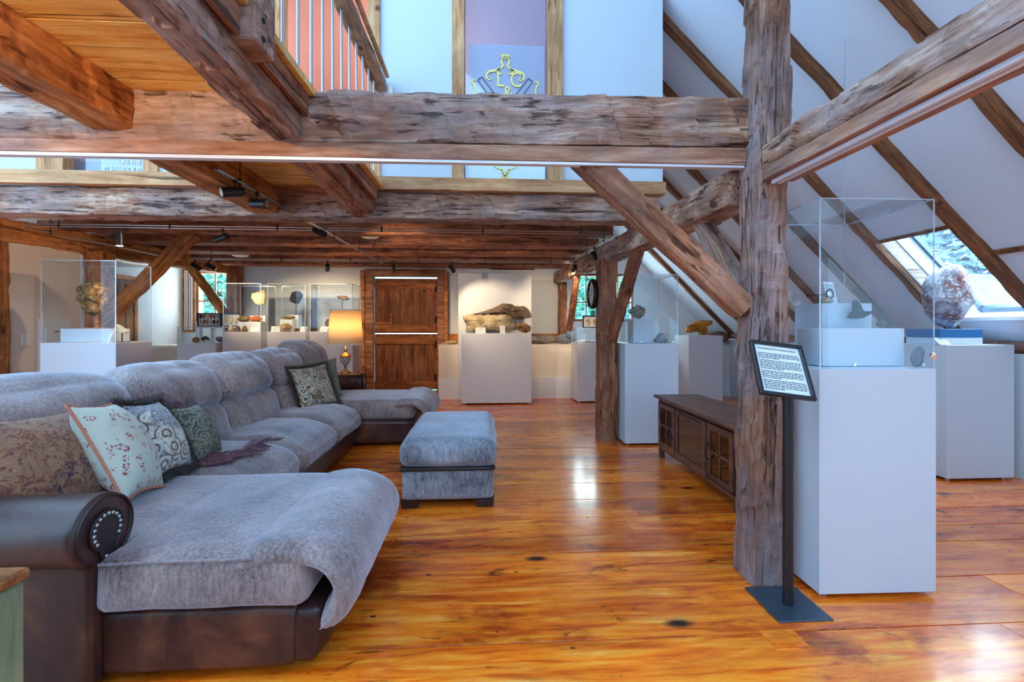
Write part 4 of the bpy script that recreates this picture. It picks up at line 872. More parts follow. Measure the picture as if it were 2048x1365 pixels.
pillow('throw_pillow', 'small dark green damask pillow leaning against the maroon throw', (-1.78, 2.90, .655), .30, .36, .17, 'green_damask', R(8), R(28), R(-5), cord=('dark_cord', .004), seed=5)
pillow('throw_pillow', 'olive and cream paisley pillow with a dark fringe at the far end of the sofa', (-1.80, 4.85, .68), .48, .46, .17, 'olive_paisley', R(-30), R(22), R(3), seed=6, extra='fringe')
pillow('throw_pillow', 'sage green damask pillow leaning behind the olive paisley one', (-1.86, 5.22, .70), .50, .50, .17, 'sage_damask', R(-38), R(18), seed=7)
# knitted throw
tw = thing('knitted_throw', 'maroon cable knit throw with tassels spilling onto the seat', 'blanket', (-1.7, 3.0, .47)); m = MB()
path = [(-2.10, 2.86, .84), (-2.02, 2.86, .885), (-1.93, 2.85, .84), (-1.84, 2.84, .72), (-1.74, 2.84, .58), (-1.69, 2.84, .50), (-1.62, 2.90, .487), (-1.54, 2.98, .492)]
for k in range(11):
    o_ = (k-5)*.021; mm_ = [(x+.008*math.sin(k*1.3+i), y+o_*(1.0 if i < 6 else 1.4), z+.006*math.cos(k*2.1+i)-.25*abs(o_)*.2) for i, (x, y, z) in enumerate(path)]
    fine = [Vector(mm_[i]).lerp(Vector(mm_[i+1]), f/8)+Vector((.0035*math.sin(f*math.pi/2+k), .003*math.cos(f*math.pi/2), .003*math.sin(f*math.pi/2))) for i in range(len(mm_)-1) for f in range(8)]
    m.tube(fine, .0125, 7)
obj('knit', m, 'throw_maroon', tw, True); m = MB(); r = random.Random(8)
for i in range(46):
    y = r.uniform(2.86, 3.30); x = -1.53+r.uniform(-.05, .02)-(y-3.0)*.15; p = Vector((x, y, .492)); d = Vector((r.uniform(.0, .10), r.uniform(-.02, .14), 0)); m.tube([p, p+d*.5+Vector((0, 0, .006)), p+d+Vector((0, 0, -.004))], .0042, 5)
for k in range(7): m.tube([(-1.56, 2.96+k*.02, .497), (-1.60+k*.004, 3.12+k*.02, .498), (-1.64, 3.28+k*.006, .497)], .009, 6)
tag(obj('tassels', m, 'throw_maroon', tw, True), kind='stuff')
# ---------------------------------------------------------------- rustic chest at lower left
ch = thing('rustic_block_table', 'rustic wooden block table with worn green painted side at the lower left corner', 'table', (-1.55, .8, 0))
hewn('green_paint', srgb(110, 124, 96), srgb(150, 160, 120), srgb(186, 172, 126), srgb(128, 148, 120), axis=2, pfac=.6, bump=.3, marks=False)
m = MB(); m.bbox(-1.95, -1.206, .35, 1.262, .03, .635, .01); obj('body', m, 'green_paint', ch)
m = MB(); m.bbox(-1.96, -1.20, .34, 1.27, .637, .667, .008); obj('top', m, 'beam_orange', ch)
m = MB(); m.bbox(-1.9, -1.3, .45, 1.2, 0, .032, .004); obj('plinth', m, 'beam_brown', ch)
# ---------------------------------------------------------------- media console
co = thing('media_console', 'low brown media console with glass doors behind the thick post', 'cabinet', (1.95, 3.72, 0))
m = MB(); m.bbox(1.705, 2.17, 2.98, 4.47, .592, .618, .004); obj('top', m, 'console_wood', co)
X0, X1, A, B = 1.745, 2.14, 3.02, 4.43
m = MB(); m.box(X0, X1, A, A+.022, .09, .592); m.box(X0, X1, B-.022, B, .09, .592); m.box(X0, X1, A+.022, B-.022, .09, .115); m.box(X1-.012, X1, A+.022, B-.022, .115, .592); m.box(X0, X1-.012, 3.415, 3.435, .115, .592); m.box(X0, X1-.012, 4.0, 4.02, .115, .592)
m.box(X0+.003, X0+.02, A+.022, B-.022, .56, .592); obj('carcass', m, 'console_wood', co)
for x in (X0+.022, X1-.022):
    for y in (A+.022, B-.022): m = MB(); m.box(x-.022, x+.022, y-.022, y+.022, 0, .09); obj('leg', m, 'console_wood', co)
m = MB(); m.box(X0+.06, X1-.02, 3.437, 3.998, .33, .345); obj('shelf', m, 'console_wood', co)
def cdoor(y0, y1, panes, hy):
    z0, z1, w = .12, .555, .045; m = MB(); m.box(X0-.018, X0, y0, y0+w, z0, z1); m.box(X0-.018, X0, y1-w, y1, z0, z1); m.box(X0-.018, X0, y0+w, y1-w, z0, z0+w+.01); m.box(X0-.018, X0, y0+w, y1-w, z1-w, z1)
    if panes: ym = (y0+y1)/2; m.box(X0-.016, X0-.004, ym-.009, ym+.009, z0+w, z1-w); m.box(X0-.016, X0-.004, y0+w, y1-w, .335, .353)
    d = obj('door', m, 'console_wood', co); m = MB(); m.box(X0-.010, X0-.007, y0+w, y1-w, z0+w, z1-w); obj('glass', m, 'smoked_glass', d)
    if hy: m = MB(); m.tube([(X0-.018, hy, .40), (X0-.042, hy, .385), (X0-.046, hy, .34), (X0-.042, hy, .295), (X0-.018, hy, .28)], .0055, 8); obj('handle', m, 'black_metal', d, True)
t = NT('smoked_glass'); a = t.n('BsdfTransparent', {'Color': (.35, .3, .3, 1)}); g = t.n('BsdfGlossy', {'Roughness': .02}); mx = t.n('MixShader', {0: t.math('ADD', t.math('MULTIPLY', t.n('LayerWeight', {'Blend': .4}).outputs['Fresnel'], .8), .12), 1: a.outputs[0], 2: g.outputs[0]}); t.t.links.new(mx.outputs[0], t.out.inputs[0]); M['smoked_glass'] = t.m
cdoor(4.03, 4.40, True, 4.06); cdoor(3.44, 3.995, False, None); cdoor(3.05, 3.41, True, 3.385)
m = MB(); m.box(X0-.022, X0-.018, 3.50, 3.93, .53, .545); obj('pull_rail', m, 'black_metal', co)
# ---------------------------------------------------------------- sign on stand
ss = thing('sign_stand', 'black floor stand holding a framed text panel beside the thick post', 'sign stand', (1.412, 2.03, 0))
m = MB(); m.bbox(1.288, 1.54, 1.90, 2.165, 0, .008, .002); obj('base_plate', m, 'blue_steel', ss)
m = MB(); m.cyl((1.412, 2.02, .008), (1.412, 2.02, 1.085), .0225, n=24); obj('pole', m, 'black_metal', ss, 'auto')
TL, TR, BL, BR = Vector((1.245, 2.09, 1.225)), Vector((1.462, 2.065, 1.197)), Vector((1.272, 1.94, 1.013)), Vector((1.49, 1.915, .985))
ex = (TR-TL).normalized(); ey = ((TL-BL)-ex*(TL-BL).dot(ex)).normalized(); ez = ex.cross(ey); cc_ = (TL+TR+BL+BR)/4; mt4 = Matrix.Translation(cc_) @ Matrix((ex, ey, ez)).transposed().to_4x4()
hw, hh = .1105, .132; m = MB()
for a in ((-hw-.012, hw+.012, hh-.004, hh+.014), (-hw-.012, hw+.012, -hh-.014, -hh+.004), (-hw-.012, -hw+.006, -hh+.004, hh-.004), (hw-.006, hw+.012, -hh+.004, hh-.004)): m.bbox(a[0], a[1], a[2], a[3], -.008, .012, .003)
m.xf(mt4); fr = obj('frame', m, 'frame_black', ss)
m = MB(); m.box(-hw-.01, hw+.01, -hh-.01, hh+.01, -.012, -.006); m.xf(mt4); obj('backing', m, 'black_metal', ss)
m = MB(); m.box(-hw, hw, -hh, hh, -.006, -.001); m.xf(mt4); pp = obj('text_sheet', m, 'card_white', ss)
mb = text_mb('Developmental Provenance, Salem', .0125, .0003); mb.xf(mt4 @ Matrix.Translation((-.0, .105, .0))); obj('title', mb, 'ink', pp)
r = random.Random(3); m = MB(); z = .082
for i in range(21):
    x = -.092; end = .092 if i not in (3, 9, 14, 20) else r.uniform(-.02, .06)
    while x < end:
        w = r.uniform(.006, .02); m.box(x, min(x+w, end+.004), z-.0016, z+.0012+r.uniform(0, .0008), -.0005, .0004); x += w+.0035
    z -= .0088+(.005 if i in (3, 9, 14) else 0)
m.xf(mt4); obj('text_lines', m, 'ink', pp)
# ================================================================ PEDESTALS AND CASES
def pedestal(label, x0, x1, y0, y1, z, rot=0, feet=True, gap=.022):
    cx, cy = (x0+x1)/2, (y0+y1)/2; th = thing('pedestal', label, 'pedestal', (cx, cy, 0)); a, b = (x1-x0)/2, (y1-y0)/2
    m = MB(); m.bbox(cx-a, cx+a, cy-b, cy+b, gap, z, .003); obj('body', m, 'pedestal_white', th)
    for sx in (-1, 1):
        for sy in (-1, 1): m = MB(); m.cyl((cx+sx*(a-.05), cy+sy*(b-.05), 0), (cx+sx*(a-.05), cy+sy*(b-.05), gap+.001), .018, n=12); obj('levelling_foot', m, 'steel', th)
    th.rotation_euler.z = rot; return th
def case(label, x0, x1, y0, y1, z0, z1, rot=0, screws=True):
    cx, cy = (x0+x1)/2, (y0+y1)/2; th = thing('display_case', label, 'display case', (cx, cy, z0)); t_ = .006
    m = MB()
    for b in ((x0, x1, y0, y0+t_, z0, z1-t_), (x0, x1, y1-t_, y1, z0, z1-t_), (x0, x0+t_, y0+t_, y1-t_, z0, z1-t_), (x1-t_, x1, y0+t_, y1-t_, z0, z1-t_), (x0, x1, y0, y1, z1-t_, z1)): m.box(*b)
    obj('clear_cover', m, 'acrylic', th)
    m = MB(); e = .0035 if y0 < 3 else (.006 if y0 < 6 else .008)
    for x in (x0, x1-e):
        for y in (y0, y1-e): m.box(x-.0005, x+e+.0005, y-.0005, y+e+.0005, z0, z1)
    for y in (y0, y1-e): m.box(x0, x1, y-.0005, y+e+.0005, z1-e, z1+.0005)
    for x in (x0, x1-e): m.box(x-.0005, x+e+.0005, y0, y1, z1-e, z1+.0005)
    obj('bright_edge', m, 'acrylic_edge', th)
    if screws:
        for f in (.3, .9): m = MB(); x = x0+(x1-x0)*f; m.cyl((x, y0-.004, z0+.02), (x, y0+.0, z0+.02), .006, n=10); obj('screw', m, 'chrome', th)
    th.rotation_euler.z = rot; return th
# front right: pedestal and tall case
pedestal('tall white pedestal directly right of the sign stand', 1.60, 2.18, 2.05, 2.62, 1.10, R(-1.2))
case('tall clear case with stepped white blocks beside the thick post', 1.605, 2.175, 2.055, 2.615, 1.10, 1.92, R(-1.2))
def blk(label, x0, x1, y0, y1, z0, z1, mt='pedestal_white', rot=0, cat='display block', nm='display_block'):
    m = MB(); cx, cy = (x0+x1)/2, (y0+y1)/2; m.bbox(x0, x1, y0, y1, z0, z1, .002); o = tag(obj(nm, m, mt, origin=(cx, cy, z0)), label, cat); o.rotation_euler.z = rot; return o
blk('taller white block at the back of the tall case', 1.86, 2.15, 2.38, 2.60, 1.103, 1.433, rot=R(0))
blk('lower wide white block at the front of the tall case', 1.70, 2.135, 2.17, 2.36, 1.103, 1.295)
def rocky(nm, label, cat, c, sc, mt, seed, rough=.18, facets=9, freq=1.6, rot=0, group=None, sub=4, sm=True):
    m = MB(); m.rock((c[0], c[1], c[2]+sc[2]*.86), sc, seed, rough, facets, sub, freq, rot); o = obj(nm, m, mt, None, sm, origin=c); lo = min(v.co.z for v in o.data.vertices)
    o.location.z -= lo; return tag(o, label, cat, group)
def mounted(nm, label, cat, c, poly, t, mt, z0, seed=0, pole='black_metal', base=True, amp=.006):
    th = thing(nm, label, cat, (c[0], c[1], z0)); m = MB(); m.slab([(c[0]+a, c[2]+b) for a, b in poly], c[1], t, seed, amp); obj('specimen', m, mt, th, True)
    m = MB(); m.cyl((c[0], c[1], z0+.006), (c[0], c[1], c[2]-.02), .006, n=8); m.box(c[0]-.05, c[0]+.05, c[1]-.04, c[1]+.04, z0, z0+.006); obj('stand', m, pole, th); return th
# contents of the tall case
hs = thing('specimen_on_pin', 'dark hat shaped stone held on a pin before the taller block', 'stone', (2.06, 2.36, 1.36))
m = MB(); m.slab([(1.965, 1.352), (2.00, 1.345), (2.06, 1.352), (2.115, 1.378), (2.11, 1.388), (2.06, 1.386), (2.045, 1.40), (2.035, 1.43), (2.015, 1.452), (2.0, 1.445), (2.0, 1.39), (1.975, 1.365)], 2.335, .022, 3, .002); obj('specimen', m, 'hat_stone', hs, True)
m = MB(); m.cyl((2.03, 2.335, 1.37), (2.03, 2.382, 1.37), .003, n=8); obj('pin', m, 'black_metal', hs)
rocky('cobble', 'small brown domed stone on the lower block in the tall case', 'stone', (2.085, 2.25, 1.297), (.026, .022, .022), 'brown_stone', 2, .08, 3)
rocky('pestle_stone', 'grey upright stone leaning in the right corner of the tall case', 'stone', (2.150, 2.115, 1.103), (.03, .024, .052), 'grey_stone', 4, .06, 3, rot=R(-14))
rocky('crystal_rock', 'small tan rock under the magnifier on the taller block', 'stone', (1.935, 2.44, 1.435), (.034, .026, .016), 'tan_stone', 5, .25, 8)
mg = thing('magnifier', 'brass armed magnifier on the taller block of the tall case', 'magnifier', (1.90, 2.46, 1.435))
m = MB(); m.cyl((1.90, 2.46, 1.435), (1.90, 2.46, 1.485), .0025, n=8); m.tube([(1.84, 2.46, 1.478), (1.90, 2.46, 1.486), (1.95, 2.46, 1.487)], .0028, 8); m.cyl((1.833, 2.46, 1.477), (1.843, 2.46, 1.479), .007, n=10); obj('arm', m, 'black_metal', mg)
m = MB(); m.tube([(1.968+.022*math.cos(a), 2.46, 1.490+.027*math.sin(a)) for a in [k*math.pi/10 for k in range(20)]], .0035, 8, closed=True); obj('rim', m, 'black_metal', mg, True)
m = MB(); m.lathe([(.0, -.006), (.014, -.004), (.021, 0), (.014, .004), (0, .006)], (0, 0, 0), 20); m.xf(Matrix.Translation((1.968, 2.46, 1.490)) @ UP @ Matrix.Scale(1.2, 4, (0, 1, 0))); obj('lens', m, 'chrome', mg, True)
def card(label, c, w, h, tilt=20, yaw=0, lines=4, group=None, cat='label card'):
    th = thing('label_card', label, cat, c, group); a = R(tilt); m = MB(); m.box(-w/2, w/2, -.001, .001, 0, h); T = Matrix.Rotation(-a, 4, 'X'); m.xf(T); m.v = [(p[0], p[1], p[2]) for p in m.v]; o = obj('sheet', m, 'card_white'); o.parent = th
    m = MB()
    for i in range(lines): m.box(-w*.4, w*.4*(1 if i < lines-1 else .3), -.0022, -.0012, h*(.82-.62*i/max(1, lines-1)), h*(.82-.62*i/max(1, lines-1))+h*.035)
    m.xf(T); o = obj('printed_lines', m, 'ink_soft'); o.parent = th; th.rotation_euler.z = R(yaw); return th
plain('ink_soft', (.25, .27, .32), .8)
card('tall pale printed card leaning on the taller block in the tall case', (2.02, 2.50, 1.436), .075, .135, 14, 12, 6)
m = MB(); m.cyl((2.155, 2.045, 1.165), (2.135, 2.02, 1.16), .012, n=16); m.cyl((2.135, 2.02, 1.16), (2.125, 2.008, 1.158), .007, n=12)
tag(obj('case_lock', m, 'chrome', origin=(2.145, 2.03, 1.16)), 'chrome lock cylinder at the lower right of the tall case', 'lock')
# right: boulder
pedestal('wide white pedestal under the big boulder at far right', 3.885, 4.49, 3.56, 4.05, 1.15, 0)
blk('white slab under the blue plinth of the boulder', 3.93, 4.32, 3.66, 3.98, 1.152, 1.208)
blk('blue painted plinth carrying the big boulder', 3.93, 4.32, 3.66, 3.98, 1.210, 1.285, 'blue_block')
rocky('boulder', 'big pitted red and grey boulder on the blue plinth by the skylight', 'boulder', (4.17, 3.80, 1.286), (.225, .16, .285), 'boulder_stone', 23, .10, 14, 1.3, sub=5)
card('white printed label propped left of the boulder', (3.93, 3.62, 1.153), .10, .08, 45, 0, 6)
# middle right pedestal M
pedestal('white pedestal just right of the clock post', 1.535, 2.135, 4.85, 5.43, 1.12, R(-.6))
case('clear case on the pedestal right of the clock post', 1.54, 2.13, 4.855, 5.425, 1.12, 1.885, R(-.6))
blk('white cube inside the case right of the clock post', 1.665, 1.90, 4.97, 5.17, 1.122, 1.395)
rocky('barnacle_stone', 'rough honeycombed brown stone on the white cube in the case', 'stone', (1.745, 5.06, 1.397), (.085, .07, .072), 'honeycomb_stone', 8, .35, 4, 3)
rocky('round_cobble', 'round blue grey cobble beside the white cube', 'stone', (1.97, 4.95, 1.122), (.058, .055, .055), 'grey_stone', 9, .04, 2)
for i, (x, y, mt, lab) in enumerate(((1.99, 5.2, 'red_stone', 'reddish pebble, left one behind the round cobble'), (2.05, 5.25, 'olive_stone', 'olive pebble, second one behind the round cobble'), (2.09, 5.12, 'brown_stone', 'brown pebble near the right pane of the case'))): rocky('pebble', lab, 'stone', (x, y, 1.122), (.03, .028, .022), mt, 30+i, .1, 5)
blk('thin clear shelf beside the white cube', 1.91, 2.06, 5.02, 5.2, 1.385, 1.393, 'pedestal_white')
# pedestal N with root carving
pedestal('white pedestal in the right aisle under the orange root', 3.50, 4.12, 7.58, 8.13, 1.155, R(2))
rt = MB(); rt.slab([(3.55, 1.19), (3.56, 1.30), (3.66, 1.36), (3.76, 1.42), (3.90, 1.425), (4.06, 1.42), (4.04, 1.35), (3.93, 1.33), (3.96, 1.25), (3.95, 1.165), (3.83, 1.16), (3.80, 1.23), (3.68, 1.22), (3.60, 1.165)], 7.80, .09, 7, .012); o = obj('root_burl', rt, 'amber_root', None, True, (3.8, 7.8, 1.158)); o.location.z -= min(v.co.z for v in o.data.vertices)
tag(o, 'glossy orange root burl on the right aisle pedestal', 'wood specimen'); card('white card in front of the orange root', (3.62, 7.66, 1.156), .2, .06, 40, 0, 3)
# pedestal R (right rear, shells)
pedestal('narrow white pedestal with a low case, left of the clock post', 1.575, 2.15, 7.68, 8.12, 1.03, R(3))
case('low clear case of white shells left of the clock post', 1.58, 2.145, 7.685, 8.115, 1.03, 1.29, R(3), False)
r = random.Random(12); sh0 = None
for i in range(12):
    x, y = 1.64+(i % 6)*.085+r.uniform(-.02, .02), 7.78+(i//6)*.15+r.uniform(-.03, .03)
    if sh0 is None:
        m = MB(); rr = []
        pts = [(0+.055*(1-t_/26)*math.cos(t_*.55), .055*(1-t_/26)*math.sin(t_*.55), .02+t_*.0012) for t_ in range(24)]; m.tube(pts, [.022*(1-k/30) for k in range(24)], 8); o = obj('seashell', m, 'shell_white', None, True); sh0 = o
    else: o = sh0.copy(); C.objects.link(o)
    o.location = (x, y, 1.036); o.rotation_euler = (r.uniform(-.3, .3), r.uniform(-.3, .3), r.uniform(0, 6)); o.scale = (r.uniform(.6, .95),)*3
    tag(o, 'small white coiled seashell in the low case left of the clock post', 'seashell', 'white seashells in the low case')
def shadow_frame(label, x0, x1, y, z0, z1, tilt=4):
    th = thing('shadow_frame', label, 'picture frame', ((x0+x1)/2, y, z0)); w = .018; m = MB()
    for a in ((x0, x1, z0, z0+w), (x0, x1, z1-w, z1), (x0, x0+w, z0+w, z1-w), (x1-w, x1, z0+w, z1-w)): m.box(a[0], a[1], y-.02, y+.02, a[2], a[3])
    obj('frame', m, 'frame_black', th); m = MB(); m.box(x0+w, x1-w, y+.008, y+.018, z0+w, z1-w); obj('backing', m, 'mat_paper', th); return th
for sx, lab in ((1.98, 'left'), (2.42, 'right')): pass
shadow_frame('black frame with two oval stones above the right low case', 1.80, 2.13, 8.22, 1.29, 1.52); shadow_frame('black frame with a curved fossil above the right low case', 2.135, 2.47, 8.22, 1.29, 1.52)
m = MB(); m.bbox(1.78, 2.49, 8.20, 8.36, 1.262, 1.288, .003); m.box(1.82, 1.86, 8.25, 8.29, .985, 1.262); m.box(2.41, 2.45, 8.25, 8.29, .985, 1.262); tag(obj('ledge_shelf', m, 'pedestal_white'), 'thin white shelf under the two black frames by the right window', 'shelf')
for i, (x, sx, mt, lab) in enumerate(((1.90, .04, 'tan_stone', 'oval tan stone, left in the right window frame'), (2.03, .04, 'tan_stone', 'oval tan stone, right in the right window frame'))):
    m = MB(); m.slab([(x+sx*math.cos(a), 1.40+.06*math.sin(a)) for a in [k*.5 for k in range(12)]], 8.205, .014, i, .002); tag(obj('oval_stone', m, mt, None, True), lab, 'stone')
m = MB(); m.tube([(2.21, 8.205, 1.35), (2.23, 8.205, 1.41), (2.30, 8.205, 1.45), (2.38, 8.205, 1.43)], [.02, .032, .03, .006], 10); tag(obj('curved_fossil', m, 'grey_stone', None, True), 'curved grey fossil in the black frame by the right window', 'fossil')
# centre: backing panel, pedestal, fossil slabs
m = MB(); m.bbox(-.475, .83, 8.02, 8.07, .0, 2.26, .004); tag(obj('backing_panel', m, 'pedestal_white'), 'tall white backing panel behind the large fossil', 'panel')
pedestal('broad white pedestal in the centre under the large fossil', -.393, .785, 7.58, 7.98, 1.198, 0)
def flat(label, poly, y, t_, mt, seed, nm='fossil_slab'):
    m = MB(); m.slab(poly, y, t_, seed, .014, n=110); o = obj(nm, m, mt, None, True); return tag(o, label, 'fossil')
flat('upper long grey weathered fossil bone slab with a beak like end', [(-.24, 1.52), (-.10, 1.555), (.05, 1.60), (.20, 1.66), (.30, 1.71), (.42, 1.71), (.55, 1.665), (.68, 1.67), (.76, 1.60), (.82, 1.50), (.79, 1.46), (.70, 1.455), (.62, 1.43), (.55, 1.44), (.50, 1.50), (.44, 1.535), (.2, 1.53), (-.05, 1.525)], 7.80, .11, 'bone_dark', 5)
flat('lower long cream fossil slab lying on the pedestal', [(-.38, 1.49), (-.28, 1.52), (-.10, 1.515), (.15, 1.52), (.42, 1.53), (.49, 1.48), (.49, 1.40), (.54, 1.33), (.50, 1.27), (.42, 1.215), (.25, 1.24), (.05, 1.25), (-.15, 1.24), (-.30, 1.23), (-.32, 1.33), (-.36, 1.42)], 7.78, .12, 'bone_stone', 9)
rocky('vertebra_fossil', 'small knobbly brown fossil at the right of the central pedestal', 'fossil', (.66, 7.74, 1.2), (.12, .07, .08), 'brown_stone', 44, .4, 8, 2.5, rot=R(-15))
card('left white card standing in front of the large fossil', (-.075, 7.62, 1.199), .17, .10, 0, 0, 3); card('right small white card standing in front of the large fossil', (.295, 7.62, 1.199), .09, .13, 0, 0, 3)
rocky('ledge_stone', 'long flat grey stone on the ledge right of the central panel', 'stone', (1.05, 8.55, .986), (.34, .16, .085), 'fieldstone', 13, .12, 6)
rocky('ledge_stone', 'low dark stone on the ledge beside the right low case', 'stone', (1.52, 8.5, .986), (.20, .16, .09), 'grey_stone', 14, .12, 6)
rocky('ledge_stone', 'thin pale stone on the ledge between door and central panel', 'stone', (-.62, 8.5, .986), (.14, .12, .035), 'tan_stone', 15, .1, 6)
rocky('ledge_stone', 'big brown cobble on the right aisle ledge behind the thick post', 'stone', (5.02-.6, 8.3, .986), (.2, .16, .12), 'brown_stone', 16, .1, 4)
# rear left group
pedestal('low white pedestal with a flat case near the left end window', -4.93, -4.33, 7.52, 8.02, 1.045, 0); case('flat clear case near the left end window', -4.925, -4.335, 7.525, 8.015, 1.045, 1.305, 0, False)
for nm_, lab, c, sc, mt in (('pebble', 'black stone at the back of the flat left case', (-4.72, 7.9, 1.047), (.07, .05, .05), 'dark_stone'), ('pebble', 'red cone shaped stone at the front of the flat left case', (-4.68, 7.6, 1.047), (.055, .05, .05), 'red_stone'), ('pebble', 'pale grey stone at the right of the flat left case', (-4.44, 7.85, 1.047), (.07, .05, .05), 'grey_stone')): rocky(nm_, lab, 'stone', c, sc, mt, hash(len(lab)) % 50, .15, 6)
card('white printed card in the flat left case', (-4.52, 7.62, 1.047), .14, .07, 50, 0, 4)
# frames with scrapers, on a shelf above the ledge
m = MB(); m.bbox(-4.98, -4.22, 8.30, 8.46, 1.285, 1.31, .003); m.box(-4.9, -4.86, 8.36, 8.4, .985, 1.285); m.box(-4.34, -4.3, 8.36, 8.4, .985, 1.285); tag(obj('ledge_shelf', m, 'pedestal_white'), 'thin white shelf under the frames of stone tools', 'shelf')
shadow_frame('black frame holding two rows of stone scrapers', -5.12+.01, -4.70, 8.33, 1.312, 1.555); shadow_frame('black frame holding large pale flint blades', -4.69, -4.36, 8.33, 1.312, 1.555)
m = MB(); m.bbox(-5.13, -4.98, 8.30, 8.46, 1.285, 1.31, .003); m.box(-5.1, -5.06, 8.36, 8.4, .985, 1.285); tag(obj('ledge_shelf', m, 'pedestal_white'), 'short white shelf piece at the left end of the frame shelf', 'shelf')
sc0 = {}; r = random.Random(6); mats_ = ['dark_stone', 'brown_stone', 'tan_stone', 'red_stone', 'olive_stone', 'grey_stone']
for rw in range(2):
    for k in range(6):
        mt = mats_[(k+rw*2) % 6]
        if mt not in sc0:
            m = MB(); m.slab([(-.02, .04), (.0, .05), (.022, .04), (.026, .01), (.012, -.02), (.004, -.05), (-.008, -.045), (-.014, -.015), (-.026, .012)], 0, .006, k, .002, n=28); o = obj('stone_scraper', m, mt, None, True); sc0[mt] = o
        else: o = sc0[mt].copy(); C.objects.link(o)
        o.location = (-5.05+k*.058, 8.322, 1.485-rw*.098); o.rotation_euler.y = r.uniform(-.3, .3); o.scale = (.9, 1, .9)
        tag(o, ['small', 'narrow', 'broad', 'rounded', 'pointed', 'chipped'][k]+' stone scraper in the '+['upper', 'lower'][rw]+' row, '+['first', 'second', 'third', 'fourth', 'fifth', 'last'][k]+' from the left', 'stone tool', 'scrapers in the black frame')
for k in range(3):
    m = MB(); x = -4.61+k*.08; m.slab([(x-.03, 1.49), (x, 1.50), (x+.03, 1.49), (x+.025, 1.42), (x+.008, 1.36), (x-.01, 1.365), (x-.024, 1.42)], 8.322, .007, k, .002, n=30); tag(obj('flint_blade', m, 'pale_flint', None, True), ['left', 'middle', 'right'][k]+' pale flint blade in the black frame near the left window', 'stone tool', 'flint blades in the black frame')
for x0, x1, lab, nmb in ((-4.27, -3.66, 'leftmost', 0), (-3.565, -2.95, 'middle', 1), (-2.886, -2.19, 'rightmost', 2)):
    pedestal('tall white pedestal, '+lab+' of the three along the back behind the sofa', x0, x1, 7.6, 8.14, 1.226, 0); case('tall clear case, '+lab+' of the three along the back', x0+.005, x1-.005, 7.605, 8.135, 1.226, 2.02, 0, False)
blk('white stepped block in the leftmost tall rear case', -4.12, -3.75, 7.78, 7.94, 1.228, 1.39); blk('narrow white block at the back of the leftmost tall rear case', -4.02, -3.76, 7.96, 8.1, 1.228, 1.50)
mounted('mounted_stone', 'cream notched stone slab on a rod in the leftmost tall rear case', 'stone', (-3.90, 8.03, 1.80), [(-.12, .09), (.03, .13), (.09, .15), (.11, .05), (.10, -.10), (.03, -.12), (-.06, -.10), (-.13, .0)], .03, 'pale_flint', 1.502, 1)
rocky('ochre_stone', 'yellow grey stone on the step of the leftmost tall rear case', 'stone', (-4.06, 7.84, 1.391), (.09, .05, .045), 'olive_stone', 21, .2, 5); rocky('red_axe_stone', 'reddish brown axe stone on the step of the leftmost tall rear case', 'stone', (-3.86, 7.84, 1.391), (.11, .05, .05), 'red_stone', 22, .15, 5)
for k, (mt, lab) in enumerate((('tan_stone', 'yellow cone stone, left of three in the leftmost tall rear case'), ('brown_stone', 'mauve cone stone, middle of three in the leftmost tall rear case'), ('olive_stone', 'brown cone stone, right of three in the leftmost tall rear case'))):
    m = MB(); x = -4.18+k*.11; m.lathe([(.045, 0), (.043, .03), (.028, .075), (.016-.004*k, .10), (.004, .105)], (x, 7.68, 1.227), 14); tag(obj('cone_stone', m, mt, None, True, (x, 7.68, 1.227)), lab, 'stone')
card('white card beside the three cone stones', (-3.80, 7.67, 1.227), .14, .08, 20, 0, 4)
blk('narrow white block in the middle tall rear case', -3.36, -3.18, 7.88, 8.04, 1.228, 1.51)
mounted('mounted_stone', 'black rough stone on a rod in the middle tall rear case', 'stone', (-3.24, 7.94, 1.80), [(-.10, .02), (-.07, .10), (.0, .13), (.07, .11), (.12, .05), (.09, -.02), (.05, -.09), (.0, -.10), (-.07, -.08), (-.11, -.04)], .04, 'dark_stone', 1.512, 2)
rocky('long_cobble', 'long olive cobble on a block in the middle tall rear case', 'stone', (-3.31, 7.80, 1.43), (.115, .05, .035), 'olive_stone', 25, .1, 4); blk('small white block under the long olive cobble', -3.42, -3.22, 7.74, 7.86, 1.228, 1.43)
rocky('lumpy_stone', 'lumpy tan stone at the front of the middle tall rear case', 'stone', (-3.30, 7.67, 1.227), (.09, .055, .065), 'tan_stone', 26, .2, 5); rocky('pebble', 'small brown stones at the right of the middle tall rear case', 'stone', (-3.12, 7.68, 1.227), (.045, .04, .028), 'brown_stone', 27, .2, 5)
card('left white card in the middle tall rear case', (-3.47, 7.68, 1.227), .14, .09, 14, 0, 4); card('right white card in the middle tall rear case', (-3.05, 7.75, 1.227), .12, .09, 20, -10, 4)
mounted('mounted_stone', 'grey bird shaped stone on a rod in the rightmost tall rear case', 'stone', (-2.45, 7.9, 1.80), [(-.10, .03), (-.02, .045), (.06, .04), (.13, -.01), (.10, -.035), (.0, -.035), (-.06, -.01)], .02, 'brown_stone', 1.40, 3); blk('white block under the bird shaped stone', -2.54, -2.36, 7.82, 7.98, 1.228, 1.40)
card('slanted white card in the rightmost tall rear case', (-2.70, 7.7, 1.227), .13, .11, 40, 0, 4)
rocky('disc_stone', 'brown disc stone half hidden behind the lamp shade', 'stone', (-2.66, 7.85, 1.227), (.07, .03, .11), 'brown_stone', 28, .1, 3)
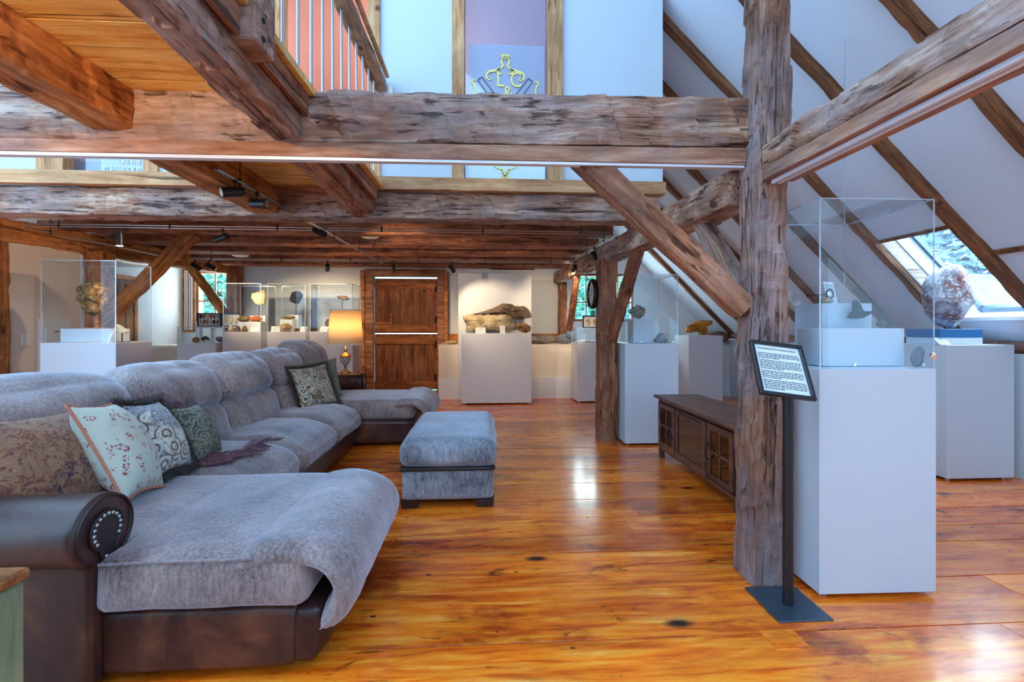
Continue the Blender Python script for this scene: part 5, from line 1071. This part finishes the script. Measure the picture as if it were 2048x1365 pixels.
# left: big rock case
pedestal('large white pedestal behind the sofa at left', -4.30, -3.60, 4.62, 5.10, 1.148, 0); case('large clear case over the pitted head shaped rock', -4.295, -3.605, 4.625, 5.095, 1.148, 1.955, 0, False)
blk('white slab inside the large left case', -4.22, -3.74, 4.74, 4.98, 1.150, 1.285)
hr = thing('mounted_rock', 'large pitted honeycomb rock on a wooden stem in the left case', 'rock', (-3.99, 4.86, 1.286)); m = MB(); m.slab([(-4.12, 1.62), (-4.11, 1.70), (-4.07, 1.76), (-4.0, 1.775), (-3.94, 1.76), (-3.90, 1.70), (-3.90, 1.62), (-3.91, 1.54), (-3.92, 1.46), (-3.96, 1.42), (-4.02, 1.42), (-4.07, 1.46), (-4.10, 1.54)], 4.86, .11, 31, .022, n=90); obj('specimen', m, 'honeycomb_stone', hr, True)
m = MB(); m.bbox(-4.1, -3.86, 4.78, 4.94, 1.286, 1.296, .002); m.cyl((-3.98, 4.86, 1.296), (-3.98, 4.86, 1.44), .022, n=14); obj('stand', m, 'beam_brown', hr)
mounted('mounted_flint', 'pale pointed flint on a small rod at the right of the left case', 'stone', (-3.68, 4.80, 1.27), [(-.06, .06), (-.02, .055), (.03, .03), (.055, -.01), (.05, -.035), (.0, -.03), (-.045, .0)], .016, 'pale_flint', 1.15, 6); card('white folded card in the left case', (-3.73, 4.69, 1.15), .05, .11, 20, -35, 3)
# wall things at left
m = MB(); m.bbox(-4.899, -4.89, 5.065, 5.155, 1.10, 1.235, .002); m.box(-4.89, -4.884, 5.10, 5.12, 1.155, 1.18); tag(obj('light_switch', m, 'white_plastic'), 'cream light switch on the left plaster panel', 'switch')
eb = thing('electrical_panel', 'cream electrical panel door on the left plaster wall', 'electrical panel', (-4.89, 5.4, 1.1)); m = MB(); m.bbox(-4.899, -4.885, 5.24, 5.62, .76, 1.39, .003); obj('frame', m, 'white_plastic', eb); m = MB(); m.bbox(-4.885, -4.87, 5.30, 5.58, .82, 1.29, .006); obj('door', m, 'white_plastic', eb); m = MB(); m.box(-4.87, -4.866, 5.40, 5.48, 1.24, 1.26); obj('latch', m, 'ink_soft', eb)
# ---------------------------------------------------------------- lamp and its table
st = thing('side_table', 'small dark side table behind the far sofa arm', 'table', (-2.05, 6.78, 0)); m = MB(); m.bbox(-2.45, -1.93, 6.5, 7.05, .585, .612, .004); obj('top', m, 'console_wood', st)
for x in (-2.42, -1.96):
    for y in (6.53, 7.02): m = MB(); m.box(x-.02, x+.02, y-.02, y+.02, 0, .585); obj('leg', m, 'console_wood', st)
lc = (-2.05, 6.76, .613); la = thing('table_lamp', 'lit table lamp with pleated cream shade and marble urn base', 'lamp', lc)
m = MB(); m.lathe([(.085, 0), (.085, .015), (.06, .03), (.03, .05), (.018, .07), (.014, .10), (.024, .11), (.014, .12), (.02, .13)], lc, 24); m.lathe([(.078, .245), (.082, .262), (.07, .27), (.062, .29), (.035, .31), (.02, .325), (.028, .335), (.02, .35), (.028, .365), (.012, .375), (.010, .43)], lc, 24); obj('brass_fittings', m, 'brass', la, True)
plain('marble', srgb(176, 172, 174), .25, bump=.05, var=.15); m = MB(); m.lathe([(.022, .128), (.045, .15), (.066, .19), (.074, .23), (.076, .246)], lc, 48, .05, 16); obj('urn', m, 'marble', la, True)
t = NT('lamp_shade', .8, .1); b = t.n('BsdfTranslucent', {'Color': (.9, .70, .42, 1)}); d = t.n('BsdfDiffuse', {'Color': (.86, .76, .58, 1)}); mx = t.n('MixShader', {0: .5, 1: d.outputs[0], 2: b.outputs[0]}); t.t.links.new(mx.outputs[0], t.out.inputs[0]); M['lamp_shade'] = t.m
m = MB(); m.lathe([(.245, .43), (.212, .94), (.209, .94), (.242, .43)], lc, 220, .008, 110, ring=True); obj('lamp_shade', m, 'lamp_shade', la, True)
m = MB()
for rr, z in ((.243, .432), (.212, .94)): m.lathe([(rr-.006, z-.008), (rr+.005, z-.008), (rr+.005, z+.008), (rr-.006, z+.008)], lc, 60, ring=True)
obj('trim_band', m, 'card_white', la); m = MB(); m.rock((lc[0], lc[1], lc[2]+.66), (.035, .035, .045), 0, 0, 0, 2); obj('bulb', m, 'bulb', la, True)
point('table_lamp_light', (lc[0], lc[1], lc[2]+.72), 11, (1, .74, .46), .05)
# ---------------------------------------------------------------- clock on the mid post
ck = thing('round_clock', 'round dark rimmed clock hanging on the side of the mid room post', 'clock', (1.26, 5.24, 1.69)); QY = Matrix.Rotation(R(-90), 4, 'Y'); T = Matrix.Translation((1.285, 5.22, 1.69)) @ QY
m = MB(); m.lathe([(.13, 0), (.175, .0), (.178, .04), (.165, .055), (.15, .05), (.148, .03)], (0, 0, 0), 36, ring=True); m.xf(T); obj('rim', m, 'black_metal', ck, True)
m = MB(); m.lathe([(.149, .022), (.149, .03), (0, .03)], (0, 0, 0), 36); m.xf(T); fc = obj('face', m, 'plaster_cream', ck)
m = MB()
for a in range(12): c_, s_ = math.cos(a*math.pi/6), math.sin(a*math.pi/6); m.ribbon([(c_*.115, s_*.115), (c_*.138, s_*.138)], .009, .031)
m.ribbon([(0, 0), (.075, .03)], .01, .032); m.ribbon([(0, 0), (-.02, .11)], .007, .033); m.v = [(p[0], p[2], p[1]) for p in m.v]; m.xf(T); obj('hands_and_marks', m, 'ink', fc)
m = MB(); m.cyl((1.27, 5.22, 1.50), (1.27, 5.22, 1.42), .004, n=6)
for k in range(6): m.cyl((1.265, 5.12+k*.04, 1.50), (1.265, 5.12+k*.04, 1.44-.01*(k % 2)), .004, n=6)
obj('hanging_chimes', m, 'black_metal', ck)
# ================================================================ TRACK LIGHTING
def rail(label, p0, p1, off):
    th = thing('lighting_rail', label, 'lighting rail', p0); a, b = Vector(p0), Vector(p1); o_ = Vector(off); m = MB(); m.cyl(a+o_, b+o_, .006, n=8); m.cyl(a-o_, b-o_, .006, n=8); obj('twin_rod', m, 'steel', th)
    n = max(2, int((b-a).length/1.0))
    for i in range(n+1): p = a.lerp(b, (i+.3)/(n+.6)); m = MB(); m.cyl(p, (p.x, p.y, 2.45), .0035, n=6); m.cyl(p-Vector((0, 0, .02)), p+Vector((0, 0, .03)), .010, n=8); obj('hanger', m, 'black_metal', th)
rail('near lighting rail running across under the rear joists', (-4.57, 4.76, 2.32), (1.35, 4.81, 2.32), (0, 0, .012)); rail('far lighting rail parallel to the end wall', (-4.4, 7.0, 2.32), (1.33, 7.0, 2.32), (0, 0, .012))
rail('right lighting rail running towards the right end window', (1.36, 4.84, 2.30), (1.34, 6.97, 2.30), (.012, 0, 0)); rail('left lighting rail along the plaster panel', (-4.60, 4.80, 2.30), (-4.52, 6.95, 2.30), (.012, 0, 0)); rail('long middle lighting rail running from the walkway to the rear', (-1.70, 2.95, 2.30), (-1.61, 7.17, 2.30), (.012, 0, 0))
def spot(label, p, aim, power=0, drop=.09, L=.085, r_=.034):
    th = thing('spotlight', label, 'spotlight', p); P0 = Vector(p); c = P0-Vector((0, 0, drop)); d = (Vector(aim)-c).normalized()
    m = MB(); m.cyl(P0-Vector((0, 0, .0)), P0-Vector((0, 0, .03)), .014, n=10); m.tube([P0-Vector((0, 0, .02)), P0-Vector((0, 0, drop*.6)), c], .005, 8); obj('hanger_arm', m, 'black_metal', th)
    m = MB(); m.cyl(c-d*.04, c+d*L, r_, n=20); m.cyl(c-d*.055, c-d*.04, r_*.7, n=20); obj('lamp_head', m, 'black_metal', th, 'auto')
    m = MB(); m.cyl(c+d*(L-.002), c+d*(L+.002), r_*.82, n=20); obj('lens', m, 'bulb' if power else 'chrome', th)
    if power: point('spot_beam', tuple(c+d*(L+.02)), power, WARM, .03, 75, aim)
SPW = 50
spot('spotlight high on the middle rail, the one pointing right', (-1.675, 3.42, 2.30), (-.9, 3.2, 2.16), 0); spot('spotlight on the near end of the middle rail, turned away', (-1.69, 3.16, 2.31), (-2.3, 2.6, 2.0), 0)
spot('dark spotlight hanging straight down at the left of the near rail', (-3.69, 4.78, 2.31), (-3.69, 4.82, 1.0), SPW*.5, .10); spot('dark spotlight on the near rail pointing left', (-2.68, 4.78, 2.31), (-4.1, 4.95, 1.7), SPW*.5)
spot('glowing spotlight where the near and middle rails cross', (-1.70, 4.70, 2.33), (.2, 7.7, 1.3), SPW*1.4, .05)
spot('bright spotlight at the left of the far rail', (-4.33, 7.0, 2.31), (-3.9, 8.0, 1.6), SPW); spot('bright spotlight second from the left on the far rail', (-4.12, 7.0, 2.31), (-3.3, 8.0, 1.6), SPW)
spot('dark spotlight on the far rail above the rear cases', (-2.39, 7.0, 2.31), (-2.8, 8.1, 1.6), SPW); spot('dark spotlight on the far rail in front of the barn door', (-1.40, 7.0, 2.31), (-1.6, 9.0, 1.2), SPW); spot('dark spotlight on the far rail left of the tall panel', (-.52, 7.0, 2.31), (.1, 8.0, 1.4), SPW)
spot('dark spotlight on the right rail beside the clock post', (1.34, 5.45, 2.29), (1.7, 5.1, 1.5), SPW*.6, .11); spot('spotlight at the far end of the right rail', (1.34, 6.7, 2.29), (1.2, 8.8, 1.2), SPW)
for lab, p in (('flat white ceiling disc light above the near rail', (-1.54, 6.12, 2.50)), ('flat white ceiling disc light at the rear left', (-4.0, 7.62, 2.46))):
    th = thing('ceiling_disc_light', lab, 'ceiling light', p); m = MB(); m.lathe([(.0, .0), (.10, .0), (.13, .02), (.13, .06), (.0, .06)], p, 28); obj('diffuser', m, 'card_white', th); m = MB(); m.tube([(p[0]+.05, p[1], p[2]), (p[0]+.09, p[1]-.05, p[2]-.09), (p[0]+.06, p[1]-.08, p[2]-.15)], .004, 6); obj('cable', m, 'black_metal', th)
m = MB(); m.cyl((2.508, 3.0, 3.32), (2.508, 3.0, 1.92), .002, n=6); tag(obj('hanging_wire', m, 'steel'), 'thin wire hanging vertically from the sloping roof', 'wire')
spot('added unseen warm spotlight under the walkway joists near the viewer, brightening the pine boards', (-1.45, .15, 2.44), (-1.42, 2.0, 2.50), 85, .16)  # out-of-view lamp added to brighten the underside of the walkway
